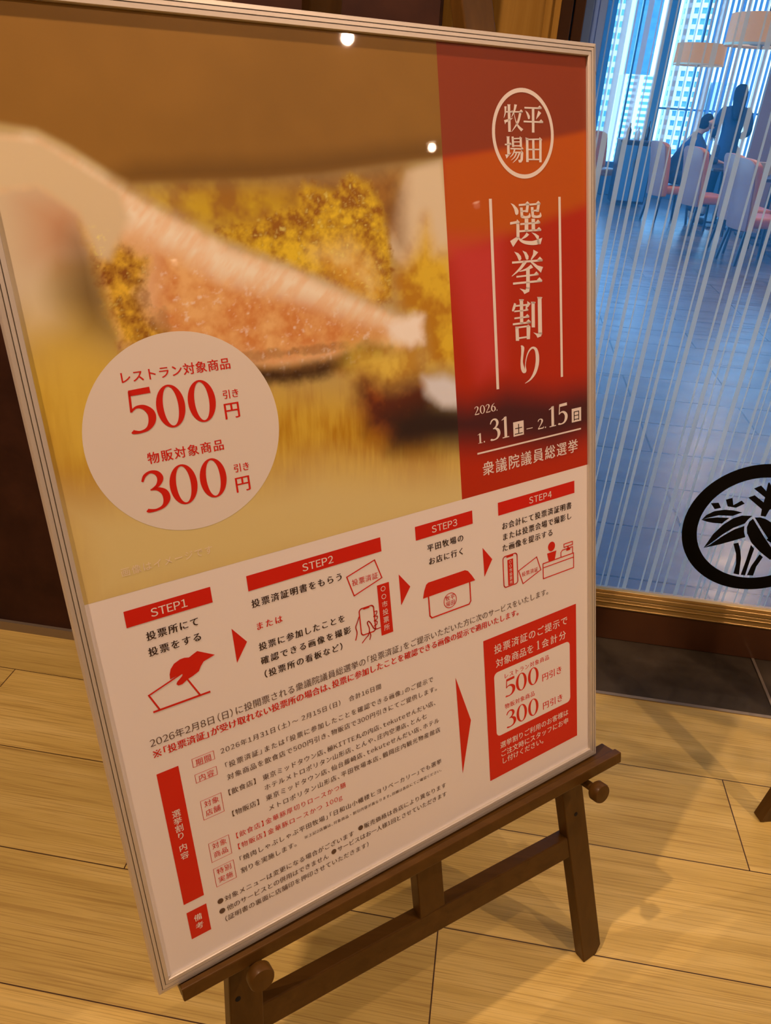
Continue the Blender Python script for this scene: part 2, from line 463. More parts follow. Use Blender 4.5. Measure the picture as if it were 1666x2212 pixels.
# outlines drawn after the lettering, the crest and the printed picture (mm)
TITLE = [[[575.97,167.56],[581.36,169.45],[586.7,173.67],[588.63,176.72],[588.18,180.05],[585.57,181.75],[583.1,180.45],[581.45,174.64],[578.95,170.93]],[[589.26,169.08],[607.17,168.5],[607.09,170.74],[589.17,171.3]],[[600.23,168.45],[603.79,166.02],[607.48,168.96],[607.09,170.74],[600.15,170.57]],[[601.8,170.16],[606.3,170.27],[604.22,178.95],[599.72,178.82]],[[592.13,176.54],[603.35,176.29],[603.28,178.2],[592.06,178.44]],[[591,173.01],[595.45,173.12],[596.29,184.55],[591.82,184.41]],[[592.72,185.39],[593.91,185.49],[595.66,185.72],[597.71,185.95],[599.73,186.01],[601.65,186.09],[603.62,186.04],[605.52,185.84],[607.38,185.36],[608.49,184.13],[608.59,182.97],[608.31,182.16],[608.01,181.56],[607.85,181],[607.61,180.48],[607.34,180.07],[607.1,179.8],[606.45,179.83],[606.3,180.13],[606.16,180.54],[605.99,180.98],[605.75,181.46],[605.39,182.06],[605.06,182.61],[604.72,182.77],[604.59,182.56],[604.11,182.76],[602.87,183.03],[601.35,183.22],[599.92,183.32],[598.48,183.03],[596.84,182.59],[595.29,182.11],[594.18,181.74]],[[607.32,168.95],[625.58,168.37],[625.51,170.62],[607.24,171.19]],[[618.5,168.32],[622.11,165.86],[625.89,168.82],[625.51,170.62],[618.44,170.45]],[[620.12,170.04],[624.7,170.15],[622.63,178.92],[618.04,178.79]],[[610.29,176.48],[621.73,176.23],[621.67,178.15],[610.23,178.39]],[[609.12,172.92],[613.66,173.03],[614.58,184.57],[610.02,184.42]],[[610.95,185.41],[612.16,185.52],[613.95,185.75],[616.04,185.98],[618.09,186.04],[620.06,186.12],[622.06,186.07],[624,185.87],[625.89,185.39],[627.01,184.14],[627.11,182.98],[626.82,182.15],[626.51,181.55],[626.35,180.99],[626.1,180.45],[625.82,180.04],[625.57,179.77],[624.91,179.81],[624.75,180.11],[624.62,180.52],[624.45,180.96],[624.2,181.44],[623.85,182.05],[623.51,182.61],[623.16,182.77],[623.03,182.56],[622.54,182.76],[621.28,183.03],[619.73,183.23],[618.27,183.32],[616.8,183.03],[615.13,182.59],[613.54,182.11],[612.42,181.73]],[[590.75,191.32],[624.43,190.58],[624.36,192.87],[590.66,193.57]],[[617.31,190.45],[620.94,188],[624.75,191.05],[624.36,192.87],[617.24,192.61]],[[598.32,186.3],[604.44,186.5],[603.9,201.56],[597.75,201.31]],[[609.78,186.68],[615.65,186.87],[615.52,201.12],[609.63,200.88]],[[588.82,199.59],[625.83,199.46],[625.76,201.76],[588.73,201.84]],[[618.68,199.3],[622.32,196.85],[626.14,199.94],[625.76,201.76],[618.61,201.47]],[[600.96,202.64],[600.37,203.32],[599.51,204.22],[598.49,205.18],[597.34,206.07],[595.86,207.16],[593.93,208.36],[592.1,209.46],[590.9,210.32],[591.32,210.81],[592.97,210.48],[595.27,209.88],[597.76,209.16],[599.98,208.45],[601.73,207.57],[603.26,206.67],[604.49,205.91],[605.37,205.44]],[[608.92,202.56],[616.24,204.59],[621.93,207.71],[621.5,210.81],[618.49,211.6],[614.52,206.81]],[[574.21,189.51],[586.89,188.38],[586.77,191.29],[574.08,192.4]],[[585.69,186.44],[590.01,189.95],[588.64,192.15],[583.25,191.73]],[[584.27,190.31],[589.35,190.49],[588.94,208.53],[583.83,208.3]],[[573.22,211.54],[585.34,206.67],[588.45,208.85],[585.13,211.76],[577.97,218.8],[575.88,215.86]],[[585.93,207.67],[586.34,208.5],[587.03,209.72],[588.06,211.13],[589.48,212.45],[591.17,213.58],[593.11,214.59],[595.39,215.52],[598.03,216.33],[601.13,216.99],[604.64,217.56],[608.33,217.99],[612.01,218.21],[615.82,218.15],[619.59,217.84],[622.79,217.5],[624.97,217.33],[622.49,210.99],[620.42,211.51],[617.52,212.17],[614.39,212.77],[611.5,213.13],[608.57,213.16],[605.32,213.01],[602.16,212.72],[599.42,212.37],[597.17,212.01],[595.22,211.57],[593.5,211.04],[592.02,210.47],[590.77,209.7],[589.64,208.68],[588.66,207.66],[587.89,206.95]],[[618.47,212.18],[627.69,210.05],[624.29,217.67],[618.31,217.61]],[[579.33,224.34],[586.13,226.54],[590.33,230.34],[591.02,233.49],[588.99,235.68],[586.58,235.31],[583.89,229.97]],[[593.01,223.81],[599.59,226.12],[603.34,231.08],[602.89,234.54],[600.39,235.55],[598.47,234.28],[596.25,228.36]],[[611.82,223.77],[620,227.35],[613.19,232.45],[608.1,236.12],[606.81,235.12],[610.98,229.18]],[[575.31,236.01],[627.11,236.2],[627.04,238.78],[575.2,238.53]],[[618.27,235.79],[622.78,232.84],[627.44,236.69],[627.04,238.78],[618.2,238.25]],[[595.01,235.76],[593.73,237.33],[591.87,239.51],[589.61,241.9],[587.08,244.16],[583.9,246.63],[579.98,249.3],[576.3,251.73],[573.85,253.51],[574.26,253.88],[577.27,252.63],[581.53,250.7],[586.12,248.5],[590.13,246.39],[593.29,244.16],[596.11,241.84],[598.43,239.83],[600.1,238.48]],[[605.72,238.2],[610.98,239.1],[618.34,243.32],[627.85,245.81],[623.94,252.68],[614.11,245.17]],[[607.08,241.36],[605.65,242.21],[603.6,243.33],[601.21,244.48],[598.75,245.47],[595.76,246.34],[592.19,247.16],[588.86,247.88],[586.58,248.47],[586.78,249.04],[589.24,249],[592.78,248.82],[596.68,248.53],[600.22,248.14],[603.37,247.48],[606.34,246.66],[608.84,245.92],[610.61,245.49]],[[581.78,253.77],[619.71,253.34],[619.64,255.47],[581.69,255.86]],[[612.49,252.96],[616.17,250.54],[620.03,253.83],[619.64,255.47],[612.42,254.97]],[[575.81,261.38],[625.72,261.5],[625.64,264.13],[575.69,263.94]],[[616.82,260.98],[621.35,258.04],[626.04,262.01],[625.64,264.13],[616.74,263.47]],[[598.52,246.27],[604.76,246.68],[604.08,271.09],[597.79,270.59]],[[586.5,269.35],[596.58,272.04],[598.02,268.83],[604.14,269.31],[602.79,274.56],[594.42,276.97],[592.39,273.84]],[[585.97,282.57],[591.87,283.07],[591.9,290.96],[585.99,290.43]],[[584.99,282.49],[593.51,283.57],[591.77,285.69],[585.87,285.18]],[[576.67,286.27],[579.87,287.74],[578.01,293.29],[574.58,297.03],[572.36,295.75],[573.65,292.3]],[[577.03,289.27],[602.59,289.64],[602.52,291.8],[576.94,291.41]],[[599.06,285.96],[604.93,289.72],[600.8,293.21],[595.37,295.84],[596.18,291.95],[598.87,290.99]],[[586.13,291.04],[591.71,291.55],[591.19,313.82],[585.57,313.25]],[[576.26,295.99],[600.35,296.3],[600.28,298.23],[576.18,297.89]],[[595.56,295.98],[598.02,294.35],[600.67,296.82],[600.28,298.23],[595.49,297.78]],[[576.22,304.48],[601.72,304.79],[601.65,306.97],[576.13,306.63]],[[595.32,304.29],[598.6,302.16],[602.04,305.3],[601.65,306.97],[595.24,306.34]],[[573.3,311.51],[603.83,311.94],[603.75,314.37],[573.2,313.91]],[[596.6,311.33],[600.3,308.95],[604.15,312.46],[603.75,314.37],[596.51,313.63]],[[577.21,316.02],[582.79,316.6],[583.05,334.67],[577.44,334.03]],[[578.01,316.46],[600.8,316.64],[600.72,318.83],[577.92,318.63]],[[596.59,317.06],[599.67,315.42],[603.27,318.48],[601.86,334.58],[596.3,334.2]],[[581.07,330.16],[599.48,330.24],[599.4,332.46],[580.98,332.35]],[[606.19,287.42],[611.89,287.92],[611.34,320.55],[605.58,319.95]],[[605.18,287.34],[613.56,288.43],[611.8,290.57],[606.1,290.07]],[[617.3,282.35],[624.08,282.92],[623.74,330.8],[616.86,330.05]],[[616.29,282.26],[625.77,283.42],[624,285.58],[617.22,285]],[[608.08,326.62],[615.86,329.07],[617.45,327.63],[623.81,328.32],[621.94,333.1],[615.35,334.36],[613.07,330.63]],[[585.54,341.5],[585.84,342.22],[586.26,342.97],[586.31,343.59],[586.05,344.23],[586.26,345.59],[586.21,347.64],[586.02,350],[585.86,352.39],[585.48,354.77],[585.02,357.29],[584.62,359.85],[584.45,362.34],[584.29,364.71],[584.34,367.02],[584.51,369.16],[584.7,371.04],[585.29,372.72],[585.97,374.28],[586.83,375.71],[588.38,377.16],[591.19,377.69],[592.97,376.98],[593.91,375.85],[594.29,374.47],[594.21,372.92],[593.83,371.19],[593.45,369.28],[593.3,367.23],[593.74,364.99],[594.33,362.48],[595.07,359.96],[595.92,357.67],[596.93,355.59],[598.08,353.63],[599.32,351.88],[600.63,350.42],[602.07,349.23],[603.59,348.26],[605.03,347.65],[606.17,347.46],[607.11,347.67],[608.03,348.09],[608.83,348.72],[609.45,349.56],[610.07,350.85],[610.62,352.67],[611.01,354.83],[611.21,357.13],[611.35,359.63],[611.31,362.36],[611.04,365.16],[610.54,367.87],[609.89,370.57],[608.99,373.31],[607.88,375.94],[606.58,378.34],[605.21,380.61],[603.59,382.74],[601.79,384.7],[599.91,386.41],[597.65,387.87],[595.03,389.13],[592.61,390.18],[590.95,390.98],[591.32,391.45],[593.24,391.01],[595.97,390.31],[599.02,389.34],[601.86,388.09],[604.4,386.57],[606.85,384.8],[609.17,382.77],[611.27,380.52],[612.97,377.95],[614.45,375.15],[615.69,372.25],[616.67,369.33],[617.23,366.31],[617.52,363.23],[617.56,360.24],[617.39,357.46],[616.88,354.84],[616.14,352.32],[615.15,350.03],[613.82,348.03],[611.94,346.46],[609.74,345.4],[607.46,344.9],[605.27,344.97],[603.31,345.54],[601.58,346.54],[600.01,347.82],[598.62,349.28],[597.36,350.95],[596.2,352.87],[595.17,354.96],[594.3,357.16],[593.54,359.55],[592.92,362.14],[592.44,364.71],[592.12,367.03],[591.8,369.11],[591.72,371.04],[591.63,372.64],[591.3,373.67],[590.67,374.11],[590.13,374.14],[590.29,373.86],[591.66,374.01],[592,374.16],[591.7,373.42],[591.32,372.21],[590.96,370.74],[590.22,369.03],[589.5,367.06],[588.89,364.95],[588.48,362.79],[588.63,360.53],[589.01,358.07],[589.46,355.56],[589.85,353.15],[590.43,350.83],[591.04,348.5],[591.52,346.28],[591.67,344.19],[590.37,342.39],[588.68,341.33],[587.3,340.93],[586.38,340.81]]]
LOGO = [[[602.79,60.3],[631.06,60.02],[631.01,61.89],[602.72,62.14]],[[624.29,60.31],[627.74,57.9],[631.22,60.23],[631.01,61.89],[624.23,62.12]],[[604.1,64.05],[608.24,66.2],[611.44,70.2],[610.85,73.23],[608.39,73.52],[606.75,69.25]],[[625.31,63.57],[630.05,66.17],[626.2,69.76],[621.2,73.6],[622.9,69.31]],[[601.01,75.31],[632.97,75.28],[632.91,77.17],[600.94,77.17]],[[626.15,75.52],[629.62,73.11],[633.13,75.5],[632.91,77.17],[626.09,77.35]],[[614.76,61.62],[618.86,61.48],[618.16,88.08],[614.03,88.17]],[[576.17,58.56],[580.25,58.41],[579.96,88.03],[575.83,88.11]],[[575.69,58.58],[581.03,58.55],[580.2,59.59],[576.11,59.74]],[[571.99,65.91],[584.6,65.5],[584.53,67.11],[571.92,67.51]],[[581.55,65.65],[583.12,64.51],[584.74,65.71],[584.53,67.11],[581.48,67.21]],[[571.06,60.85],[571.15,62.15],[571.2,64.03],[571.18,66.06],[571.05,67.82],[570.74,69.36],[570.25,70.88],[569.78,72.21],[569.51,73.17],[569.88,73.24],[570.53,72.36],[571.4,71.09],[572.3,69.57],[573.06,67.95],[573.59,66.09],[574.01,64],[574.35,62.09],[574.65,60.78]],[[569.81,75.72],[577.1,74.18],[584.29,72.62],[579.38,76],[572.59,78.07],[571.47,80.36]],[[586.69,58.11],[586.49,59.38],[586.13,61.17],[585.63,63.15],[585,65.02],[584.17,66.96],[583.05,69.09],[581.99,71.01],[581.34,72.38],[581.7,72.48],[582.89,71.28],[584.51,69.5],[586.22,67.48],[587.7,65.54],[588.77,63.57],[589.69,61.53],[590.45,59.74],[591.04,58.51]],[[585.39,65.47],[599.95,65],[599.89,66.63],[585.32,67.09]],[[594.55,65.23],[597.32,63.26],[600.1,65.21],[599.89,66.63],[594.48,66.8]],[[594.05,67.04],[593.41,68.9],[592.53,71.53],[591.36,74.43],[589.84,77.12],[587.86,79.98],[585.19,83.12],[582.62,85.96],[580.94,88],[581.2,88.12],[583.51,86.39],[586.73,83.83],[590.14,80.9],[593,78.04],[594.74,75.05],[596.03,71.98],[596.97,69.29],[597.64,67.45]],[[585.61,67.77],[585.94,69.45],[586.44,71.87],[587.08,74.49],[587.81,76.74],[588.5,78.53],[589.32,80.1],[590.25,81.54],[591.3,82.91],[592.68,84.27],[594.27,85.53],[595.67,86.59],[596.57,87.34],[600.09,84.77],[598.88,84.22],[597.25,83.41],[595.55,82.46],[594.05,81.46],[592.73,80.42],[591.47,79.28],[590.29,77.96],[589.19,76.4],[588.29,74.26],[587.46,71.7],[586.76,69.31],[586.24,67.66]],[[573.23,93.11],[577.35,93.04],[577.23,113.48],[573.08,113.51]],[[572.76,93.12],[578.14,93.19],[577.3,94.24],[573.17,94.31]],[[569.93,101.18],[580.5,100.93],[580.43,102.58],[569.85,102.82]],[[576.67,101.04],[578.65,99.64],[580.65,101.15],[580.43,102.58],[576.6,102.63]],[[569.77,112.98],[573.1,112.95],[579.84,110.58],[576.91,113.48],[571.78,117.49]],[[580.92,93.19],[584.28,93.14],[584.58,104.68],[581.21,104.72]],[[593.65,93.96],[597.22,93.9],[597.21,104.43],[593.63,104.47]],[[581.73,94.82],[595.42,94.21],[595.36,95.64],[581.67,96.25]],[[593.15,94.25],[594.51,92.57],[597.17,95.12],[596.97,96.12]],[[583.17,98.47],[595.27,98.13],[595.22,99.35],[583.12,99.69]],[[582.98,102.71],[595.09,102.56],[595.04,103.9],[582.93,104.04]],[[578.46,105.63],[599.36,105.96],[599.3,107.52],[578.39,107.17]],[[594.66,106.07],[597.07,104.38],[599.51,106.18],[599.3,107.52],[594.6,107.57]],[[583.98,107.07],[583.56,108.08],[582.93,109.51],[582.17,111.02],[581.34,112.28],[580.34,113.38],[579.04,114.48],[577.8,115.44],[576.97,116.15],[577.24,116.35],[578.31,115.83],[579.83,115.05],[581.49,114.07],[582.97,112.95],[584.08,111.55],[585.05,109.98],[585.84,108.56],[586.41,107.59]],[[583.48,109.72],[597.09,109.61],[597.04,111.06],[583.42,111.16]],[[594.8,110.02],[596.09,108.06],[599.02,110.54],[598.04,118.95],[595.15,121.77],[591.47,121.88],[590.37,118.98],[594.06,118.4]],[[587.09,110.32],[586.6,111.27],[585.9,112.62],[585.03,114.06],[584.07,115.27],[582.85,116.38],[581.28,117.51],[579.78,118.51],[578.76,119.24],[579.01,119.46],[580.25,118.93],[582.01,118.12],[583.92,117.13],[585.61,116.04],[586.89,114.69],[587.97,113.19],[588.85,111.85],[589.48,110.94]],[[591.94,110.28],[591.29,111.49],[590.36,113.2],[589.23,115.03],[587.97,116.63],[586.42,118.13],[584.47,119.67],[582.61,121.04],[581.37,122.03],[581.63,122.23],[583.16,121.45],[585.31,120.29],[587.64,118.9],[589.69,117.43],[591.21,115.69],[592.53,113.78],[593.59,112.07],[594.35,110.9]],[[603.79,94.45],[607.89,94.39],[607.51,121.29],[603.38,121.3]],[[603.42,93.52],[608.03,95.11],[607.57,96.5],[603.47,96.57]],[[625.87,94.82],[629.89,94.75],[629.13,121.47],[625.07,121.48]],[[605.97,95.2],[628.39,94.55],[628.34,96.13],[605.92,96.75]],[[625.03,94.83],[626.92,93.12],[630.87,95.97],[629.65,97.29]],[[606.8,106.33],[626.37,106.13],[626.32,107.72],[606.75,107.9]],[[606.41,117.45],[626.03,117.48],[625.98,119.08],[606.35,119.03]],[[613.94,95.85],[617.75,95.79],[617.85,118.31],[614.01,118.33]]]
CREST = [[[636.8,432.2],[645.5,449.2],[662.7,463.5],[686.6,471],[710.4,472.3],[732.9,469],[721.9,462.2],[711.7,455.6],[676.1,452.1],[649.7,440]],[[636.8,432.2],[649.9,439.2],[674.5,445.4],[705.8,448.5],[697.4,437.9],[691.3,428.6],[668.8,427.4],[650.9,429]],[[664.4,346.6],[677.8,393.7],[695.4,426],[715.3,448.8],[734.6,459.9],[760.6,462.6],[753,450.1],[748.1,436.9],[723.4,419.6],[703.2,397.5],[676.1,360]],[[664.4,346.6],[679.5,360.5],[704.6,392.3],[727.9,416],[749.3,429.7],[753.7,411.4],[761.6,395.9],[734.3,380.7],[703.5,364.1]],[[764.6,454.5],[758,444.6],[756.5,427.6],[762.4,408.4],[781.5,381.4],[809.6,357.5],[843.5,335.5],[851.1,342.1],[841.9,366.8],[805.6,406.4]],[[767.8,458.5],[780.8,461],[795.3,458.3],[811.8,450.4],[830.4,433.3],[841.7,407.5],[849,372.3],[830,388.7],[799.1,422.3]],[[647.3,485.2],[666,489.8],[676,475.3],[661.5,469.1]],[[681.5,501],[696.6,508.4],[704.5,487.5],[721.4,503.5],[731.3,495.8],[713.2,481],[691.4,482]],[[780.8,465.5],[777.8,485.6],[734.7,514.9],[748.8,523.6],[776.3,506.1],[775.8,520.8],[741.2,542.6],[756,553.7],[773.2,539.4],[770.8,562.8],[773.5,565.1],[779,558],[789,541.6],[794.7,550.3],[806.7,544],[798,522.9],[802.7,507.4],[814.3,519.1],[823.7,510.4],[797.2,486.3],[793.7,464.9]],[[737.2,371.4],[748.7,376.4],[760.2,354.3],[769.1,329.3],[779,275.5],[763.6,277.1],[761.1,310.3],[752.8,340]],[[782.3,373.9],[794,363.8],[794,320],[795.1,275.8],[783.3,276.2],[783.7,325]],[[812.7,348.2],[823.6,341.1],[815.4,307.8],[815.9,278.2],[799.5,277.2],[802,307.9]]]
PICT = {"brown":[[-6.4,-1.6],[731.7,-76.8],[732.2,80.4],[573.2,105.6],[475.4,116.3],[405.4,122.2],[317.9,132.1],[244.2,136.8],[168.3,137.9],[118.3,139],[99.6,128.5],[70.1,108.8],[46.4,96.3],[15.2,92.1],[-27.7,89.3]],"brownband":[[118.1,139.8],[168.2,138.7],[244.1,137.7],[317.8,133],[411.4,123.1],[475.4,117.2],[476.8,98],[287.7,118.1],[127.4,123.5],[105.2,131.2]],"leftpale":[[-4.2,102.2],[23.5,102.4],[48.2,105.5],[71.4,121],[106.6,145.9],[110.5,169.6],[87.1,204.6],[39.5,201.8],[10.5,231],[-9.2,252.7],[-14,176.4]],"leftred":[[26.5,155.7],[61.9,149],[73.8,168.4],[64.4,195.3],[43,203.9],[27.9,193.4]],"leftcream":[[7.2,144.4],[20.8,148.2],[23.9,185.6],[29.3,232.6],[36,257.4],[3.8,262.1],[-0.9,214.6]],"leftdark":[[60.1,187.3],[70.9,203.6],[80.9,236.9],[81.8,281.3],[44.9,272.8],[42.8,233.7]],"gold2":[[111.4,142],[176.9,140.8],[243.2,143.6],[283,152.9],[261.2,196.8],[224.3,203.8],[178.5,186.5],[137.1,164.4]],"crumb2":[[192.9,185],[238.8,173.7],[281.8,161.7],[295,142.1],[310.9,144.5],[332.5,149.3],[351.4,132.2],[373.4,142.9],[389.1,164.3],[395.6,222.8],[392.9,262.9],[372,271.3],[326.5,247.6],[283.5,230.2],[234,206.6]],"meat2":[[297.1,210],[343.3,203],[371.1,221.4],[379.7,256.8],[366.4,265.7],[326.8,245.2]],"wedge":[[424.3,130.6],[474,118.2],[485.3,259.9],[425,250.1],[391.8,210.3],[400.4,174.1]],"gold3":[[393.6,242.7],[431.8,209.8],[447.4,180.5],[457.7,216.2],[484.8,217.7],[491.6,271.2],[489.2,360],[436.9,347.4],[431.3,292.5],[402.8,280.3]],"slice":[[-4.2,102.2],[23.5,102.4],[48.2,105.5],[71.2,122.1],[110.3,147.9],[133,163],[174.3,184.2],[204.6,202.8],[232.8,214.1],[277.9,230.7],[336.7,260.7],[401.8,290.6],[431.6,288.3],[431,319.3],[398.5,326.2],[348.3,320.1],[306,321.1],[238.3,322.3],[177.5,312.4],[140.7,300.3],[81.3,284.2],[78.9,236.7],[76.9,204],[66.7,164.3],[37,141.1],[-14.5,147.6]],"slicelow":[[128.1,190.5],[210.3,229.6],[280.4,253.5],[346.1,284],[381.3,303.1],[329.9,320.5],[238.4,321.3],[163.6,306.9],[111.5,282.5]],"rim":[[37.3,105],[71.4,121],[133.2,162.2],[204.6,202.8],[277.9,230.7],[401.9,289.6],[388.4,296],[269.6,252.6],[190.8,228.3],[116.7,181.8],[63.4,141.4]],"crust":[[67.1,172],[87.2,182.6],[125.2,206.8],[106.2,239],[114.6,265.4],[150.9,296.1],[81.3,284.2],[76.1,244.7],[72.9,203.8]],"under":[[196.8,318.3],[237.7,326.1],[305.6,325.1],[355.7,308.1],[373.8,315.3],[347.4,327.8],[258.3,336.4],[215.4,332.8]],"tip":[[395.3,291.5],[425.1,286.6],[434.6,292.8],[431.3,316.6],[405.3,322.8],[386.9,311.6]],"gold4":[[331.1,310.4],[380,316.1],[429.2,316.4],[432.1,363.4],[380.9,372.5],[343.7,361.6],[319,337.1]],"block":[[339.9,339.9],[381.4,367.2],[432.3,360.7],[440.1,392.9],[429.7,434.4],[374.7,435.7],[341.6,410],[332.8,375.9]],"dish":[[427.6,360],[460.1,362.9],[491.5,380.5],[495.7,407.6],[453.7,400.8],[430.7,380.1]],"blob":[[368.6,398.1],[433.7,386.2],[493.8,401.4],[559.8,393.5],[642.5,412.1],[733.3,412.6],[733.5,479.9],[640.7,489.7],[479,455.6],[374.2,441.3]],"goldL":[[3.8,262.1],[43.8,258.2],[79.8,287.5],[88.9,332.9],[34.9,386.8],[6.7,381.1]],"board":[[-39.2,273],[93.7,306.8],[214.7,337.6],[349.3,367.8],[479.2,452.6],[733.5,500.6],[733.7,542.7],[399,545],[-3.2,535.3],[-20.3,375.6]],"boardlow":[[-4.4,414.9],[118,433.2],[279.3,441.9],[405.3,473.8],[733.6,521.6],[733.8,600.5],[397.9,557.1],[-4.1,540.1]],"pinkL":[[471.9,206.7],[557.1,210.7],[553.4,362.7],[514.3,375],[496.5,304.5]],"pinkR":[[631.6,178.2],[710.7,171.9],[713,259.4],[629.2,266.4]],"orangeT":[[475.3,118.2],[711,78.2],[710.7,171.9],[467,227]],"topTri":[[614.3,-3.6],[711.3,-2.7],[711.2,26.6]]}

# ---------------------------------------------------------------- the setting: lobby
struct('floor', MB().box(-4, -4, -0.05, 7, 1.60, 0.0), 'floor')
struct('floor_threshold', MB().box(-0.2, 1.597, -0.05, 7, 1.96, -0.001), 'darktile')
struct('trim_1', MB().box(-0.2, 1.588, -0.01, 7, 1.598, 0.003), 'trim')
struct('trim_2', MB().prism([(0.888, 1.598, 0.0015), (0.896, 1.598, 0.0015), (0.896, 1.838, 0.0015), (0.888, 1.838, 0.0015)], (0, 0, 0.001)), 'trim')
struct('wall_left', MB().box(-4, 1.500, 0.03, -0.145, 2.0, LOBBY_H), 'darkwall')
struct('baseboard_left', MB().box(-4, 1.490, 0.0, -0.145, 1.52, 0.03), 'trim')
struct('trim_3', MB().box(-0.145, 1.56, 0.0, -0.128, 1.60, LOBBY_H), 'oak')
struct('wall_panel', MB().box(-0.125, 1.70, 0.0, 0.062, 1.98, LOBBY_H), 'oak')
struct('trim_4', MB().box(0.032, 1.69, 0.0, 0.046, 1.71, LOBBY_H), 'oak', 0.002)
mb = MB().box(0.064, 1.79, 0, 0.089, 1.9, LOBBY_H).box(0.092, 1.79, 0, 0.113, 1.9, LOBBY_H)
struct('door_jamb', mb, 'jamb', 0.002)
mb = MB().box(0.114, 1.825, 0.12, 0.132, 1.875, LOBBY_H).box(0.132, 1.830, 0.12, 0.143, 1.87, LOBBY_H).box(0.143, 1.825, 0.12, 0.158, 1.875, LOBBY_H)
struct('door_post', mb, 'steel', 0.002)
struct('ceiling', MB().box(-4, -4, LOBBY_H, 7, 1.96, LOBBY_H + 0.1), 'ceiling')
struct('wall_back', MB().box(-4, -4.1, 0, 7, -4, LOBBY_H), 'lobbywall')
struct('wall_right', MB().box(6.9, -4, 0, 7.0, 1.96, LOBBY_H), 'lobbywall')
struct('wall_side', MB().box(-4.1, -4, 0, -4.0, 1.96, LOBBY_H), 'lobbywall')
struct('wall_above_glass', MB().box(-0.2, 1.80, LOBBY_H - 0.02, 7, 1.96, REST_H), 'darkwall')

# glass partition: kick plate, brass rail, glass pane with film stripes and the black crest
GX0, GX1 = 0.16, 4.2
part = thing('glass_partition', 'glass partition with white film stripes and round black leaf crest above brown kick plate', 'glass wall', (2.0, 1.84, 0))
part['kind'] = 'structure'
build('kick_plate', MB().box(0.114, 1.838, 0.0, 6.9, 1.866, 0.118), 'bronze', part, 0.002)
mb = MB()
mb.box(0.114, 1.834, 0.113, 6.9, 1.870, 0.118).box(0.114, 1.837, 0.118, 6.9, 1.868, 0.133).box(0.114, 1.833, 0.133, 6.9, 1.871, 0.137)
mb.box(0.114, 1.836, 0.137, 6.9, 1.868, 0.146).box(0.114, 1.834, 0.149, 6.9, 1.868, 0.163).box(0.114, 1.840, 0.163, 6.9, 1.864, 0.172)
build('brass_rail', mb, 'brass', part, 0.001, seg=1)
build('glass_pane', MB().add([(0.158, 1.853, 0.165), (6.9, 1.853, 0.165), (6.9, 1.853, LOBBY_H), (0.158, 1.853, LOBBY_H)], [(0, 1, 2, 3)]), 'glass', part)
STR = [(.168, .171), (.183, .187), (.194, .206), (.216, .220), (.239, .250), (.262, .265), (.276, .284), (.295, .298), (.316, .324), (.339, .342), (.365, .369),
       (.380, .391), (.416, .420), (.429, .437), (.466, .470), (.479, .490), (.526, .531), (.545, .556), (.568, .572), (.588, .595), (.623, .634), (.648, .652),
       (.680, .687), (.695, .698), (.711, .715), (.737, .748), (.757, .763), (.791, .794), (.808, .818), (.855, .862), (.873, .877)]
x = 0.895
rs = random.Random(3)
while x < 2.6:
    w_ = rs.choice((0.004, 0.004, 0.007, 0.011))
    STR.append((x, x + w_)); x += w_ + rs.uniform(0.008, 0.028)
fp = []
for a_, b_ in STR:
    fp.append(([(a_, 1.850, 0.178), (b_, 1.850, 0.178), (b_, 1.850, LOBBY_H - 0.03), (a_, 1.850, LOBBY_H - 0.03)], [(0, 1, 2, 3)]))
flat('film_stripes', fp, 'film', part)
CX, CZ, RO, RI = 0.787, 0.424, 0.1945, 0.1555
cp = []
n = 96
ring = [(CX + r * math.cos(2 * math.pi * k / n), 1.8475, CZ + r * math.sin(2 * math.pi * k / n)) for r in (RO, RI) for k in range(n)]
cp.append((ring, [(k, (k + 1) % n, n + (k + 1) % n, n + k) for k in range(n)]))
for q in CREST:
    cp.append(([(p[0] / 1000, 1.8475, p[1] / 1000) for p in q], [tuple(range(len(q)))]))
for q in CREST[:4]:
    cp.append(([(2 * CX + 0.004 - p[0] / 1000, 1.8475, p[1] / 1000) for p in q], [tuple(range(len(q)))]))
cr = flat('leaf_crest', cp, 'black_film', part)
cr['label'] = 'black round crest of bamboo leaves'

# ---------------------------------------------------------------- the setting: restaurant beyond the glass
struct('floor_restaurant', MB().box(-2.2, 1.955, -0.05, 6.95, 14.7, -0.002), 'slate')
struct('ceiling_restaurant', MB().box(-2.2, 1.955, REST_H, 6.95, 14.7, REST_H + 0.1), 'restceil')
struct('wall_restaurant_left', MB().box(-2.3, 1.955, 0, -2.2, 5.6, REST_H).box(-2.3, 5.6, 0, -2.2, 14.7, 0.3).box(-2.3, 1.955, 3.5, -2.2, 14.7, REST_H), 'restwall')
mb = MB()
for k in range(3, 9): mb.box(-2.28, 2.2 + 1.5 * k, 0.3, -2.22, 2.26 + 1.5 * k, 3.5)
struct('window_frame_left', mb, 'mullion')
struct('wall_restaurant_right', MB().box(6.95, 1.955, 0, 7.05, 14.7, REST_H), 'restwall')
WY = 14.6
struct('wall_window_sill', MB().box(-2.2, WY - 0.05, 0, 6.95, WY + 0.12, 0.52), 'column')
struct('wall_window_head', MB().box(-2.2, WY - 0.05, REST_H - 0.12, 6.95, WY + 0.12, REST_H), 'restwall')
struct('wall_panel_far', MB().box(3.70, WY - 1.05, 0, 6.95, WY - 0.95, 2.15), 'brownwall')
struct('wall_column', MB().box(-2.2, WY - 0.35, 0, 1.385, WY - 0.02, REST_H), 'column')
mb = MB()
for xx, ww in ((2.20, 0.17), (3.30, 0.05), (4.4, 0.05), (5.4, 0.2), (1.80, 0.03), (2.80, 0.03)):
    mb.box(xx, WY - 0.04, 0.52, xx + ww, WY + 0.06, REST_H - 0.1)
